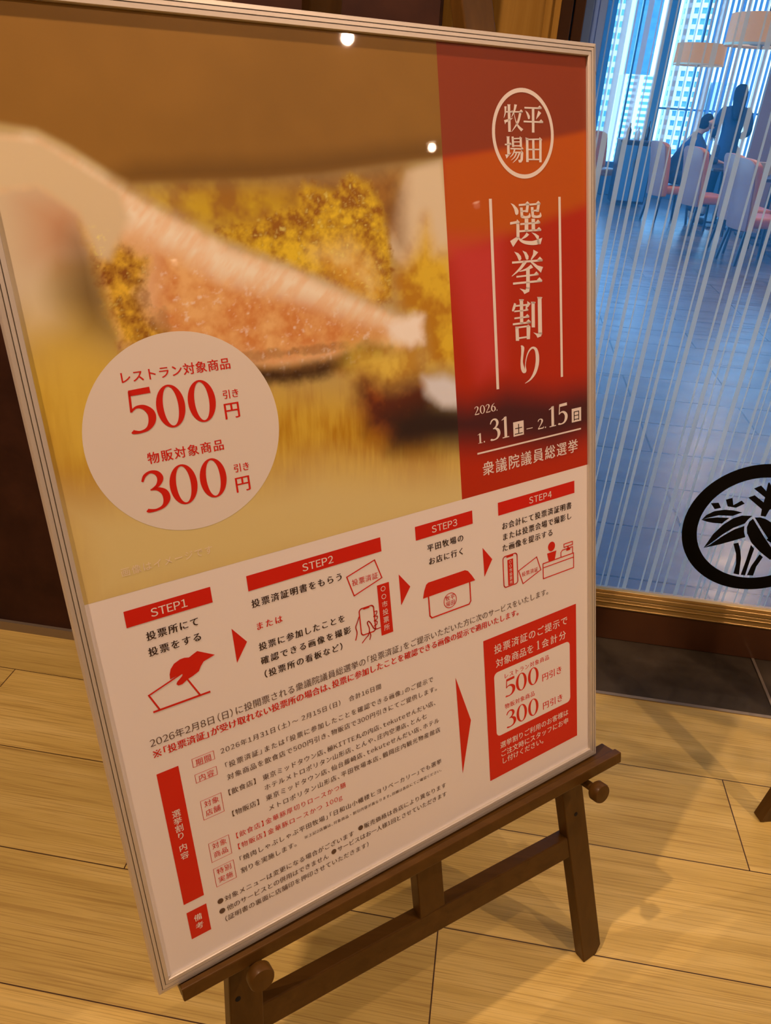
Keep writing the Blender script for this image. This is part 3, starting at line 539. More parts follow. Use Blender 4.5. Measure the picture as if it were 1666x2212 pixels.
mb.box(2.3, WY - 0.03, 1.36, 6.9, WY + 0.03, 1.39)
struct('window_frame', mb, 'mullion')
struct('window_1', MB().add([(1.4, WY + 0.02, 0.52), (6.9, WY + 0.02, 0.52), (6.9, WY + 0.02, REST_H - 0.1), (1.4, WY + 0.02, REST_H - 0.1)], [(0, 1, 2, 3)]), 'winglass')

vb_ = thing('vertical_blind', 'pale vertical blind slats hanging at the right part of the far window', 'blind', (3.3, WY - 0.2, 0.6))
for k in range(13):
    xx = 2.84 + 0.083 * k
    a_ = 0.7
    build('slat', MB().hexa([(xx, WY - 0.22, 0.62), (xx + 0.05, WY - 0.19, 0.62), (xx + 0.05, WY - 0.187, 0.62), (xx, WY - 0.217, 0.62), (xx, WY - 0.22, 3.5), (xx + 0.05, WY - 0.19, 3.5), (xx + 0.05, WY - 0.187, 3.5), (xx, WY - 0.217, 3.5)]), 'blind', vb_)
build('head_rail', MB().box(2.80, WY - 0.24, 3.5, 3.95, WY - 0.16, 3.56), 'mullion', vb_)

# ---------------------------------------------------------------- the framed poster (board coordinates in mm: u right, v down, w towards the viewer)
BP = Vector((-0.44899286, 0.64143473, 1.44261448))
BA = Vector((0.75043012, 0.66094003, 0.00359482))
BB = Vector((0.17043058, -0.18824591, -0.96722122))
BN = Vector((-0.63859851, 0.72644460, -0.25390979))
def W(u, v, w=0.0):
    return BP + BA * (u / 1000) + BB * (v / 1000) - BN * (w / 1000)
pm = Matrix.Identity(4)
o_ = W(354, 1027, -9)
for r in range(3):
    pm[r][0] = BA[r]; pm[r][1] = -BN[r] * -1; pm[r][2] = -BB[r]; pm[r][3] = o_[r]
poster = thing('framed_poster', 'large aluminium framed discount poster in Japanese standing on the wooden easel', 'framed poster', mat=pm)

def rail(name, p0, p1, q1, q0):
    """moulding between outer edge p0-p1 and inner edge q0-q1 (u, v), with two fine grooves"""
    prof = [(0, -17.6), (0, -2.0), (0.06, -0.2), (0.315, 0.6), (0.325, -2.2), (0.375, -2.2), (0.385, 0.6), (0.615, 0.6), (0.625, -2.2), (0.675, -2.2), (0.685, 0.6), (0.96, 0.4), (1.0, -0.6), (1.0, -5.0), (0.9, -17.6)]
    vs = []; nP = len(prof)
    for (a, b) in ((p0, q0), (p1, q1)):
        for t, w in prof:
            vs.append(W(a[0] + (b[0] - a[0]) * t, a[1] + (b[1] - a[1]) * t, w))
    fs = [(i, (i + 1) % nP, nP + (i + 1) % nP, nP + i) for i in range(nP)] + [tuple(range(nP))[::-1], tuple(range(nP, 2 * nP))]
    return build(name, MB().add(vs, fs), 'alu', poster)
FO = 14.5
TLo, TRo, BRo, BLo = (-FO, -FO), (708 + FO, -FO), (708 + FO, 1027), (-FO, 1027)
TLi, TRi, BRi, BLi = (0, 0), (708, 0), (708, 1011), (0, 1011)
rail('frame_rail', TLo, TRo, TRi, TLi); rail('frame_rail', TRo, BRo, BRi, TRi)
rail('frame_rail', BRo, BLo, BLi, BRi); rail('frame_rail', BLo, TLo, TLi, BLi)
def slab(u0, v0, w0, u1, v1, w1):
    return [W(u0, v1, w0), W(u1, v1, w0), W(u1, v0, w0), W(u0, v0, w0), W(u0, v1, w1), W(u1, v1, w1), W(u1, v0, w1), W(u0, v0, w1)]
build('backing_board', MB().hexa(slab(-10, -10, -15, 718, 1021, -5)), 'backing', poster)
mb = MB()
mb.lathe(W(722, 18, -9), BA, [(0.0065, 0), (0.0065, 0.003), (0.004, 0.0055)], 14)
build('corner_bumper', mb, 'hole', poster)
sheet = build('poster_sheet', MB().hexa(slab(-5, -5, -4.4, 713, 1016, -4.0)), 'paper', poster)

# --- glyph outlines from the built-in font
_fc = bpy.data.curves.new('glyph', 'FONT')
_fo = bpy.data.objects.new('glyph', _fc)
COL.objects.link(_fo)
_gc = {}
def glyph(ch):
    if ch not in _gc:
        src = ch
        if ch.isalnum() and ord(ch) < 128: src = chr(ord(ch) + 0xFEE0)      # the wide forms match the Japanese lettering
        V = []; F = []
        if ch not in ' \u3000':
            _fc.body = src
            dg = bpy.context.evaluated_depsgraph_get(); dg.update()
            me = bpy.data.meshes.new_from_object(_fo.evaluated_get(dg))
            V = [tuple(v.co[:2]) for v in me.vertices]; F = [tuple(q.vertices) for q in me.polygons]
            bpy.data.meshes.remove(me)
        adv = 1.0 if ord(ch) > 0x2000 else 0.3
        if src != ch:
            x0 = min(v[0] for v in V); x1 = max(v[0] for v in V)
            bear = 0.055 if ch.isalpha() else max(0.05, (0.56 - (x1 - x0)) / 2)
            V = [(x - x0 + bear, y) for x, y in V]; adv = x1 - x0 + 2 * bear
        if ch in '（「【': adv = 0.55; V = [(x - 0.45, y) for x, y in V]
        elif ch in '）」】、。': adv = 0.55
        if ch == '※':
            V = []; F = []
            for ax, ay, bx_, by_ in ((.14, .02, .86, .74), (.14, .74, .86, .02)):
                d = .028; o = len(V); sg = 1 if by_ > ay else -1
                V += [(ax - d, ay + sg * d), (ax + d, ay - sg * d), (bx_ + d, by_ - sg * d), (bx_ - d, by_ + sg * d)]; F.append((o, o + 1, o + 2, o + 3))
            for cx, cy in ((.5, .72), (.5, .04), (.16, .38), (.84, .38)):
                o = len(V); V += [(cx + .06 * math.cos(k * math.pi / 5), cy + .06 * math.sin(k * math.pi / 5)) for k in range(10)]; F.append(tuple(range(o, o + 10)))
        _gc[ch] = (V, F, adv)
    return _gc[ch]
def bold(P, off):
    return [P] if off <= 0 else [[(x - off, y) for x, y in P], [(x + off, y) for x, y in P], [(x, y - off * 0.5) for x, y in P]]

def text(body, u0, u1, vb, em, off=0.0, w=-3.55):
    """one line of lettering between u0 and u1; vb is the lower edge of the glyphs (mm)"""
    gs = [glyph(c) for c in body]
    tot = sum(g[2] for g in gs) * em
    emx = em; gap = 0.0
    if u1 is not None and len(body) > 1:
        room = (u1 - u0) - tot
        if room < 0: emx = em * (u1 - u0) / tot
        else: gap = room / (len(body) - 1)
    base = vb - 0.07 * em
    out = []; x = u0
    for g in gs:
        if g[0]:
            for k, P in enumerate(bold(g[0], off)):
                out.append(([W(x + px * emx, base - py * em, w - 0.01 * k) for px, py in P], g[1]))
        x += g[2] * emx + gap
    return out
def vtext(body, uc, v0, v1, em, off=0.0, w=-3.55):
    out = []; n = len(body); step = (v1 - v0 - em) / max(1, n - 1)
    for i, c in enumerate(body):
        g = glyph(c)
        if g[0]:
            for k, P in enumerate(bold(g[0], off)):
                out.append(([W(uc - g[2] * em / 2 + px * em, v0 + i * step + em * 0.88 - py * em, w - 0.01 * k) for px, py in P], g[1]))
    return out
def pol(pts, w=-3.7):
    return ([W(u, v, w) for u, v in pts], [tuple(range(len(pts)))])
def rect(u0, v0, u1, v1, w=-3.7):
    return pol([(u0, v0), (u1, v0), (u1, v1), (u0, v1)], w)
def line(pts, th, w=-3.6, closed=False):
    out = []; n = len(pts)
    for i in range(n if closed else n - 1):
        a = Vector(pts[i]); b = Vector(pts[(i + 1) % n]); d = (b - a)
        if d.length < 1e-6: continue
        d.normalize(); nn = Vector((-d.y, d.x)) * th / 2; a2 = a - d * th * 0.4; b2 = b + d * th * 0.4
        out.append(pol([a2 + nn, b2 + nn, b2 - nn, a2 - nn], w))
    return out
def arc(cx, cy, rx, ry, n=64, a0=0, a1=360):
    return [(cx + rx * math.cos(math.radians(a0 + (a1 - a0) * k / n)), cy + ry * math.sin(math.radians(a0 + (a1 - a0) * k / n))) for k in range(n + (0 if a1 - a0 == 360 else 1))]
def ringp(cx, cy, ro, ri, w=-3.6, n=72):
    P = [W(cx + r * math.cos(2 * math.pi * k / n), cy + r * math.sin(2 * math.pi * k / n), w) for r in (ro, ri) for k in range(n)]
    return (P, [(k, (k + 1) % n, n + (k + 1) % n, n + k) for k in range(n)])
def rrect(u0, v0, u1, v1, r, n=6):
    pts = []
    for cx, cy, a in ((u1 - r, v1 - r, 0), (u0 + r, v1 - r, 90), (u0 + r, v0 + r, 180), (u1 - r, v0 + r, 270)):
        pts += arc(cx, cy, r, r, n, a, a + 90)
    return pts
def spline(pts, per=6):
    P = [Vector(p) for p in pts]; out = []
    for i in range(len(P) - 1):
        p0 = P[max(i - 1, 0)]; p1 = P[i]; p2 = P[i + 1]; p3 = P[min(i + 2, len(P) - 1)]
        for k in range(per):
            t = k / per
            out.append(0.5 * ((2 * p1) + (p2 - p0) * t + (2 * p0 - 5 * p1 + 4 * p2 - p3) * t * t + (3 * p1 - p0 - 3 * p2 + p3) * t ** 3))
    out.append(P[-1])
    return out
# --- serif figures as ribbons of changing width (unit: figure height 1, y up)
DIG = {
 '5': [[(.15, .93, .13), (.60, .945, .14)], [(.165, .97, .05), (.135, .50, .05)], [(.13, .52, .05), (.26, .60, .06), (.42, .57, .11), (.54, .42, .165), (.53, .23, .155), (.42, .08, .09), (.26, .03, .06), (.12, .05, .09), (.085, .075, .085)]],
 '3': [[(.09, .77, .05), (.16, .90, .07), (.29, .965, .065), (.43, .91, .11), (.485, .77, .14), (.41, .62, .09), (.27, .545, .04)], [(.23, .54, .035), (.38, .53, .08), (.52, .42, .15), (.55, .25, .16), (.46, .09, .09), (.29, .03, .06), (.13, .045, .09), (.085, .075, .08)]],
 '2': [[(.08, .74, .05), (.14, .89, .08), (.28, .96, .07), (.42, .89, .13), (.46, .73, .15), (.36, .49, .10), (.20, .24, .06), (.09, .08, .06)], [(.08, .055, .11), (.55, .055, .11)], [(.55, .05, .1), (.585, .20, .02)]],
 '1': [[(.31, .97, .15), (.31, .02, .15)], [(.12, .02, .045), (.50, .02, .045)], [(.10, .84, .03), (.24, .90, .06), (.36, .97, .05)]],
 '6': [[(.50, .965, .03), (.34, .87, .07), (.19, .68, .13), (.115, .42, .155), (.15, .18, .14), (.27, .045, .07), (.40, .04, .07), (.52, .16, .14), (.54, .34, .155), (.46, .53, .11), (.33, .60, .06), (.20, .54, .04)]],
 '.': [[(.06, .06, .13), (.16, .06, .13)]],
 '-': [[(.05, .36, .07), (.45, .36, .07)]],
}
DADV = {'0': .70, '1': .56, '2': .64, '3': .63, '5': .64, '6': .66, '.': .25, '-': .5}
def ribbon(r):
    if len(r) == 2: P = [Vector(p[:2]) for p in r]; ws = [p[2] for p in r]
    else:
        P3 = spline([Vector((p[0], p[1], p[2])) for p in r], 6); P = [Vector(p[:2]) for p in P3]; ws = [max(p[2], .015) for p in P3]
    L = []; R_ = []
    for i, p in enumerate(P):
        d = (P[min(i + 1, len(P) - 1)] - P[max(i - 1, 0)]).normalized(); nn = Vector((-d.y, d.x))
        L.append(p + nn * ws[i] / 2); R_.append(p - nn * ws[i] / 2)
    k = len(L)
    return L + R_, [(i, i + 1, k + i + 1, k + i) for i in range(k - 1)]
def figures(body, u0, u1, v0, v1, w=-3.5):
    h = v1 - v0; tot = sum(DADV[c] for c in body); sx = (u1 - u0) / tot if u1 else h
    out = []; x = u0
    for c in body:
        if c == '0':
            n = 40; P = []
            for rx, ry in ((.315, .50), (.165, .455)):
                P += [W(x + (.345 + rx * math.cos(2 * math.pi * k / n)) * sx, v1 - (.5 + ry * math.sin(2 * math.pi * k / n)) * h, w) for k in range(n)]
            out.append((P, [(k, (k + 1) % n, n + (k + 1) % n, n + k) for k in range(n)]))
        else:
            for r in DIG[c]:
                P, F = ribbon(r)
                out.append(([W(x + p[0] * sx, v1 - p[1] * h, w) for p in P], F))
        x += DADV[c] * sx
    return out

EXTRA = {'redbrown': [(158.9, 141.0), (244.0, 138.5), (317.7, 133.9), (421.3, 123.1), (408.7, 203.7), (346.3, 177.2), (279.4, 179.5), (177.7, 163.4)], 'under2': [(187.0, 315.5), (248.6, 326.6), (305.7, 324.1), (352.5, 309.2), (386.0, 320.5), (352.6, 337.4), (263.1, 342.6), (204.7, 334.2)], 'tip2': [(381.1, 292.7), (400.6, 289.5), (421.9, 285.2), (434.9, 289.7), (429.9, 300.9), (432.5, 318.4), (412.1, 321.4), (388.2, 311.7)]}
PICT.update(EXTRA)
# --- the printed food picture: colours laid out on a fine grid
def smooth_edge(poly, U, V, soft, wob=0.0, nz=None):
    P = np.array(poly, float); n = len(P)
    ins = np.zeros(U.shape, bool); d2 = np.full(U.shape, 1e9)
    for i in range(n):
        x0, y0 = P[i]; x1, y1 = P[(i + 1) % n]
        ex, ey = x1 - x0, y1 - y0; L2 = ex * ex + ey * ey + 1e-9
        t = np.clip(((U - x0) * ex + (V - y0) * ey) / L2, 0, 1)
        d2 = np.minimum(d2, (U - x0 - t * ex) ** 2 + (V - y0 - t * ey) ** 2)
        if abs(ey) > 1e-9:
            c = ((y0 > V) != (y1 > V)) & (U < ex * (V - y0) / ey + x0)
            ins ^= c
    sd = np.sqrt(d2) * np.where(ins, 1, -1)
    if wob and nz is not None: sd = sd + wob * nz
    t = np.clip(sd / max(soft, 1e-3) * 0.5 + 0.5, 0, 1)
    return t * t * (3 - 2 * t)
def vnoise(U, V, s, seed):
    rg = np.random.RandomState(seed); g = rg.rand(64, 64)
    x = U / s + 300; y = V / s + 300; xi = np.floor(x).astype(int); yi = np.floor(y).astype(int)
    fx = x - xi; fy = y - yi; fx = fx * fx * (3 - 2 * fx); fy = fy * fy * (3 - 2 * fy)
    q = lambda a, b: g[a % 64, b % 64]
    return (q(xi, yi) * (1 - fx) + q(xi + 1, yi) * fx) * (1 - fy) + (q(xi, yi + 1) * (1 - fx) + q(xi + 1, yi + 1) * fx) * fy
def fbm(U, V, s, seed, o=4):
    r = np.zeros(U.shape); a = 1.0; t = 0
    for k in range(o):
        r += a * (vnoise(U, V, s / 2 ** k, seed + k) - 0.5); t += a; a *= 0.6
    return r / t * 2
def lin(c):
    c = np.array(c, float) / 255
    return np.where(c < 0.04045, c / 12.92, ((c + 0.055) / 1.055) ** 2.4)
INKW = np.array([0.56, 0.345, 0.225])      # what white paper looks like under the lobby lamps
def ink_of(c):
    return np.clip(lin(c) / INKW * 0.66, 0.003, 0.95)
def paint(U, V):
    C = np.zeros(U.shape + (3,)); C[:] = ink_of((176, 128, 70))
    n1 = fbm(U, V, 26, 1); n2 = fbm(U, V, 9, 11); n3 = fbm(U, V, 5, 21, 3); n4 = fbm(U, V, 60, 31, 3)
    def lay(name, col, soft, wob=0.0, nz=None, a=1.0, col2=None, nmix=None):
        m = smooth_edge(PICT[name], U, V, soft, wob, n2 if nz is None else nz) * a
        c = ink_of(col)
        if col2 is not None:
            t = np.clip(0.5 + nmix * 1.6, 0, 1)[..., None]
            c = c * (1 - t) + ink_of(col2) * t
        C[:] = C * (1 - m[..., None]) + c * m[..., None]
    grain = fbm(U * 3.0 + V * 0.3, V * 0.35, 12, 41, 3)
    lay('board', (196, 134, 36), 40, col2=(168, 100, 12), nmix=n4 * 0.7 + grain * 0.35)
    lay('boardlow', (200, 150, 84), 44)
    lay('wedge', (208, 160, 114), 6)
    lay('gold3', (208, 144, 30), 18, 6, n1, 1.0, (172, 100, 16), n1)
    lay('redbrown', (146, 82, 22), 22, 5, n1, 0.95, (120, 64, 18), n1)
    lay('gold2', (190, 132, 14), 26, 6, n1, 0.9, (150, 86, 18), n1)
    cn = n2 * 0.6 + n3 * 0.4
    lay('crumb2', (214, 152, 26), 6, 9, cn, 1.0, (140, 74, 12), cn * 0.75 + n1 * 0.35)
    lay('meat2', (220, 160, 84), 22, 0, None, 0.9, (204, 126, 40), n1)
    lay('leftcream', (206, 158, 110), 26)
    lay('leftpale', (200, 152, 106), 10)
    lay('leftred', (184, 110, 66), 34, 0, None, 0.9)
    lay('leftdark', (96, 56, 20), 30, 0, None, 0.9)
    lay('goldL', (204, 144, 48), 38, 0, None, 0.8)
    lay('under', (60, 30, 8), 9, 4, n1)
    lay('slice', (222, 160, 108), 5, 3, n2, 1.0, (212, 142, 86), n1)
    fib = fbm(U * 0.9 + V * 0.9, (U - V) * 0.25, 9, 51, 3)
    lay('slicelow', (196, 102, 38), 26, 0, None, 0.95, (220, 144, 78), n1 * 0.5 + n2 * 0.4)
    lay('rim', (240, 184, 140), 14, 0, None, 0.9, (228, 166, 116), fib)
    lay('crust', (214, 144, 34), 9, 9, cn, 1.0, (130, 64, 14), cn * 0.75 + n1 * 0.4)
    lay('under2', (62, 30, 8), 9, 5, n2, 0.95)
    for cx, cy, r_, s_, a in ((106.2, 239.0, 11.2, 16.7, 0.48), (123.5, 266.3, 11.7, 17.2, 0.4), (218.9, 309.2, 47.9, 6.6, 0.44000000000000006), (295.8, 309.7, 40.8, 5.9, 0.48)):
        d_ = ((U - cx) / r_) ** 2 + ((V - cy) / s_) ** 2
        m = np.clip(1.2 - d_ + cn * 1.6, 0, 1)[..., None] * a
        C[:] = C * (1 - m) + ink_of((126, 66, 16)) * m
    lay('gold4', (212, 152, 50), 24, 6, n1, 0.95, (180, 112, 30), n1)
    lay('block', (132, 54, 14), 22, 6, n1, 1.0, (90, 32, 12), n1)
    lay('tip2', (236, 186, 150), 8, 3, n2, 0.95)
    lay('blob', (46, 24, 14), 26)
    lay('dish', (206, 172, 150), 9, 4, n1)
    m = smooth_edge(PICT['brown'], U, V, 4)[..., None]
    C[:] = C * (1 - m) + (ink_of((132, 78, 23)) * (1 + 0.10 * n4[..., None])) * m
    lay('brownband', (96, 54, 12), 14, 0, None, 0.75)
    m = smooth_edge(PICT['leftpale'], U, V, 6)[..., None] * smooth_edge(PICT['slice'], U, V, 6)[..., None]
    C[:] = C * (1 - m) + ink_of((204, 154, 104)) * m
    crumb = np.clip((n3 - 0.30) * 2.4, 0, 1) * smooth_edge(PICT['slicelow'], U, V, 20) * 0.5
    C[:] = C * (1 - crumb[..., None]) + ink_of((244, 204, 156)) * crumb[..., None]
    crumb = np.clip((n3 - 0.34) * 2.4, 0, 1) * np.maximum(smooth_edge(PICT['crumb2'], U, V, 10), smooth_edge(PICT['crust'], U, V, 8)) * 0.55
    C[:] = C * (1 - crumb[..., None]) + ink_of((238, 196, 84)) * crumb[..., None]
    return np.clip(C, 0, 1)
def paint_red(U, V):
    P = paint(U, V)
    C = np.zeros(U.shape + (3,)); C[:] = np.array([0.44, 0.026, 0.004])
    def lay(poly, col, soft, a=1.0):
        m = (smooth_edge(poly, U, V, soft) * a)[..., None]
        C[:] = C * (1 - m) + ink_of(col) * m
    lay(PICT['orangeT'], (176, 66, 2), 10, 0.9)
    lay(PICT['brown'], (130, 42, 14), 5)
    lay(PICT['pinkL'], (186, 46, 34), 24, 0.9)
    lay(PICT['blob'], (58, 22, 18), 30, 0.95)
    return C
def print_mesh(name, u0, v0, u1, v1, step, fn, mat, w):
    nu = int((u1 - u0) / step) + 1; nv = int((v1 - v0) / step) + 1
    us = np.linspace(u0, u1, nu); vs = np.linspace(v0, v1, nv)
    U, V = np.meshgrid(us, vs)
    C = fn(U, V)
    inv = wm(sheet).inverted()
    o = inv @ W(0, 0, w); a = (inv @ W(1, 0, w)) - o; b = (inv @ W(0, 1, w)) - o
    co = np.array(o)[None, None, :] + U[..., None] * np.array(a) + V[..., None] * np.array(b)
    me = bpy.data.meshes.new(name)
    nf = (nu - 1) * (nv - 1)
    me.vertices.add(nu * nv); me.vertices.foreach_set('co', co.reshape(-1).astype(np.float32))
    i = np.arange(nu * nv).reshape(nv, nu)
    q = np.stack([i[1:, :-1], i[1:, 1:], i[:-1, 1:], i[:-1, :-1]], -1).reshape(-1)
    me.loops.add(nf * 4); me.loops.foreach_set('vertex_index', q.astype(np.int32))
    me.polygons.add(nf); me.polygons.foreach_set('loop_start', np.arange(0, nf * 4, 4, dtype=np.int32))
    me.update(calc_edges=True)
    at = me.color_attributes.new('ink', 'FLOAT_COLOR', 'POINT')
    at.data.foreach_set('color', np.concatenate([C, np.ones(C.shape[:2] + (1,))], -1).reshape(-1).astype(np.float32))
    me.materials.append(M[mat])
    ob = bpy.data.objects.new(name, me); COL.objects.link(ob); ob.parent = sheet
    return ob
pp = print_mesh('food_picture', -5, -5, 476, 526.5, 1.25, paint, 'print', -3.9)
pp['label'] = 'printed picture of sliced fried pork cutlet'
rp = print_mesh('red_panel', 476, -5, 713, 526.5, 1.5, paint_red, 'printred', -3.9)
rp['label'] = 'red title panel'

# --- red panel lettering
wl = []
wl.append(ringp(600.5, 90, 50, 45.3))
wl += [pol(p, -3.6) for p in LOGO] + [pol(p, -3.6) for p in TITLE]
wl += [rect(541.7, 162, 546.2, 392, -3.6), rect(656.8, 162, 661.0, 392, -3.6)]
wl += figures('2026.', 503, 543, 408.5, 419.5) + figures('1.', 505, 520, 444, 457.5) + figures('31', 526, 562, 429, 458) + figures('-', 590, 604, 444, 458)
wl += figures('2.', 611, 629, 443, 457.5) + figures('15', 630, 669, 429, 458)
wl += [rect(568, 440, 586.5, 459.5, -3.6), rect(677, 439.5, 695.5, 459, -3.6), rect(505, 469.5, 695, 471.8, -3.6)]
wl += text('衆議院議員総選挙', 512, 689, 502.5, 20.5, 0.012)
# --- price circle
price = flat('price_circle', [pol(arc(131.5, 376, 101.5, 101.5, 96), -3.75)], ink('price_circle_ink', (0.74, 0.69, 0.64)), sheet)
price['label'] = 'pale round price badge'
rl = []
rl += text('レストラン対象商品', 74, 188, 317.5, 12.4, 0.018) + figures('500', 74, 168, 324.5, 367.5) + text('引き', 174, 193, 347.5, 9.8, 0.02) + text('円', 172.5, None, 368.5, 19, 0.02)
rl += text('物販対象商品', 87, 168, 399.5, 12.6, 0.018) + figures('300', 74, 167, 406, 448.5) + text('引き', 174, 193, 426.5, 9.8, 0.02) + text('円', 172.5, None, 448.5, 19, 0.02)
pl = text('画像はイメージです', 40, 138, 508, 10, -0.004)
# --- steps
rb = []
BK = {}
def block(name, polys, mat): BK.setdefault(name, []).append((polys, mat))
for u0, u1, s, t0, t1 in ((35, 128, 'STEP1', 61, 101), (170, 347, 'STEP2', 238, 280), (399, 491.5, 'STEP3', 424, 466), (536, 681, 'STEP4', 592, 636)):
    block('step_banner', [rect(u0, 545, u1, 563.5)], 'red'); wl += text(s, t0, t1, 560.3, 12.4, 0.012, -3.5)
B1 = 0.022
block('step_text', text('投票所にて', 52, 110, 584.3, 10.8, B1) + text('投票をする', 51, 110, 602.6, 10.8, B1), 'black')
block('step_text', text('投票済証明書をもらう', 171, 290, 584.6, 10.8, B1), 'black')
block('step_text', text('投票に参加したことを', 172, 287, 639, 10.6, B1) + text('確認できる画像を撮影', 172, 293, 657, 10.6, B1) + text('（投票所の看板など）', 172, 281, 675, 10.6, B1), 'black')
block('step_text', text('平田牧場の', 415, 475, 583.5, 10.8, B1) + text('お店に行く', 416, 475, 602, 10.8, B1), 'black')
block('step_text', text('お会計にて投票済証明書', 541, 675, 585.5, 11.2, B1) + text('または投票会場で撮影し', 541, 675, 601.5, 11.2, B1) + text('た画像を提示する', 540, 637, 617.5, 11.2, B1), 'black')
rl += text('または', 172, 206, 613, 10.2, B1)
for a_ in [pol([(144, 601), (159.5, 622.5), (144, 644)]), pol([(369, 601), (385, 622.5), (369, 644)]), pol([(506, 602), (522, 623), (507, 645)]), pol([(447, 779), (469.5, 857), (449, 938)])]: block('arrow', [a_], 'red')
# --- step pictures
ic = []
ic += line([(43, 646), (82, 633.5)], 1.8) + line([(43, 646), (51, 666)], 1.8) + line([(86, 642.5), (96.5, 666)], 1.8) + line([(45, 667), (107.5, 667)], 2.4)
ic.append(pol([(68, 636), (68.5, 630), (70.5, 624.5), (75, 619.5), (82, 616.8), (87, 616.6), (92, 618), (97, 615.8), (102, 613.8), (120.5, 625), (107, 628.5), (103, 633), (100, 638), (93, 641), (86, 643), (80, 646.5), (75.5, 646.5), (73.5, 644), (75, 641.5), (81.5, 636.5), (82, 633.5)], -3.65))
block('ballot_picture', ic, 'red'); ic = []
ic += line([(295, 583), (336, 572), (344, 598), (302.5, 610)], 1.5, closed=True)
ic += text('投票済証', 301, 339, 597, 9.2, 0.004)
block('certificate_picture', ic, 'red'); ic = []
ic += line(rrect(307, 630, 328, 666, 4), 1.6, closed=True) + [rect(313, 630, 322, 632.2, -3.6)]
ic += line(spline([(298, 669), (301, 660), (300, 652), (303, 646), (306, 640)]), 1.4)
ic += line(spline([(307, 676), (313, 671), (317, 668), (319, 660), (317, 652), (319, 650), (322, 654), (325, 661), (329, 664), (335, 664)]), 1.4)
ic += line(spline([(328, 640), (332, 640), (331, 644), (327, 646), (332, 647), (331, 651), (327, 652), (331, 654), (330, 658), (326, 659)]), 1.3)
ic += line(spline([(318, 675), (320, 670), (319, 665)]), 1.3)
block('phone_picture', ic, 'red'); ic = []
block('polling_sign_picture', [rect(335.8, 606.5, 353.5, 676)], 'red')
wl += vtext('○○市投票所', 344.6, 608.5, 671, 9.0, 0.0, -3.5)
ic.append(pol([(403, 645.5), (406, 635), (409.5, 627.5), (413, 625.5), (474, 625.5), (479, 628), (485, 636), (490.5, 645)], -3.65))
ic += line([(412, 645), (412, 673), (415, 676.8), (478, 676.8), (481, 673), (481, 645)], 1.9)
ic.append(ringp(446.5, 661.3, 10.9, 9.9))
ic += text('牧平', 438.6, 454.6, 660.6, 7.8, 0.004) + text('場田', 438.6, 454.6, 668.8, 7.8, 0.004)
block('shop_picture', ic, 'red'); ic = []
ic += line(rrect(541, 625.5, 567, 672, 4.5), 1.6, closed=True) + [rect(547.5, 626, 560, 628.5, -3.6)]
ic.append(rect(549, 632, 559.5, 671))
block('phone_picture', ic, 'red'); ic = []
wl += vtext('○○市投票所', 554.3, 633, 670, 5.8, 0.0, -3.5)
ic += line([(569, 654), (604, 642.5), (611.5, 664.5), (576.5, 676)], 1.5, closed=True) + text('投票済証', 574.5, 606, 665, 7.6, 0.004)
block('certificate_picture', ic, 'red'); ic = []
ic += [pol(arc(633.5, 634.3, 7, 7.3, 28), -3.65), pol([(624.5, 643), (643, 643), (639.5, 656.5), (627.5, 656.5)], -3.65)]
ic += line([(616, 656.5), (678, 656.5), (678, 680), (616, 680)], 1.6, closed=True) + line([(616, 663), (678, 663)], 1.5)
ic += line([(652, 656), (652, 649), (655, 646), (676, 646), (676, 656)], 1.5) + line([(658.5, 642.5), (658.5, 637.5), (676, 637.5), (676, 642.5)], 1.5, closed=True) + [rect(663, 646, 671, 649.5, -3.6), rect(665.5, 642, 668, 647, -3.6)]
block('checkout_picture', ic, 'red'); ic = []
# --- conditions
gl = []
gl += text('2026年2月8日（日）に投開票される衆議院議員総選挙の「投票済証」をご提示いただいた方に次のサービスをいたします。', 33.5, 627, 707.5, 11.4, -0.003)
rl += text('※「投票済証」が受け取れない投票所の場合は、投票に参加したことを確認できる画像の提示で適用いたします。', 34, 568, 722, 11.2, 0.026)
E1 = 0.006
gl += text('2026年1月31日（土）～ 2月15日（日）　合計16日間', 107.5, 328, 749.5, 8.6, E1)
gl += text('「投票済証」または「投票に参加したことを確認できる画像」のご提示で', 109, 410, 770.5, 8.9, E1)
gl += text('対象商品を飲食店で500円引き、物販店で300円引きにてご提供します。', 110, 416, 786.5, 8.9, E1)
gl += text('【飲食店】', 107, 145, 807, 8.9, E1) + text('東京ミッドタウン店、極KITTE丸の内店、tekuteせんだい店、', 152, 412, 807.5, 8.9, E1)
gl += text('ホテルメトロポリタン山形店、とんや、庄内空港店、とん七', 152, 394.5, 822, 8.9, E1)
gl += text('【物販店】', 107, 145, 837, 8.9, E1) + text('東京ミッドタウン店、仙台藤崎店、tekuteせんだい店、ホテル', 152, 414.5, 837, 8.9, E1)
gl += text('メトロポリタン山形店、平田牧場本店、鶴岡庄内観光物産館店', 153, 415.5, 852.5, 8.9, E1)
rl += text('【飲食店】金華豚厚切りロースかつ膳', 107, 261, 869, 8.9, -0.003) + text('【物販店】金華豚ロースかつ 100g', 107, 254, 885, 8.9, -0.003)
gl += text('「焼肉しゃぶしゃぶ平田牧場」「日和山小幡楼ヒヨリベーカリー」でも選挙', 106.5, 413.5, 903.5, 8.9, E1)
gl += text('割りを実施します。', 106.5, 184, 920.5, 8.9, E1)
gl += text('※上記2店舗は、対象商品・割引内容が異なります。詳細は各店にてご確認ください。', 194, 413, 916.5, 5.4, E1)
for cx, cy in ((76.3, 943.8), (275, 941.5), (76.3, 958.8), (232, 956.8)):
    gl.append(pol(arc(cx, cy, 3.7, 3.7, 28), -3.55))
gl += text('対象メニューは変更になる場合がございます', 81.5, 264.5, 948, 8.9, E1) + text('販売価格は各店により異なります', 280, 418.5, 946, 8.9, E1)
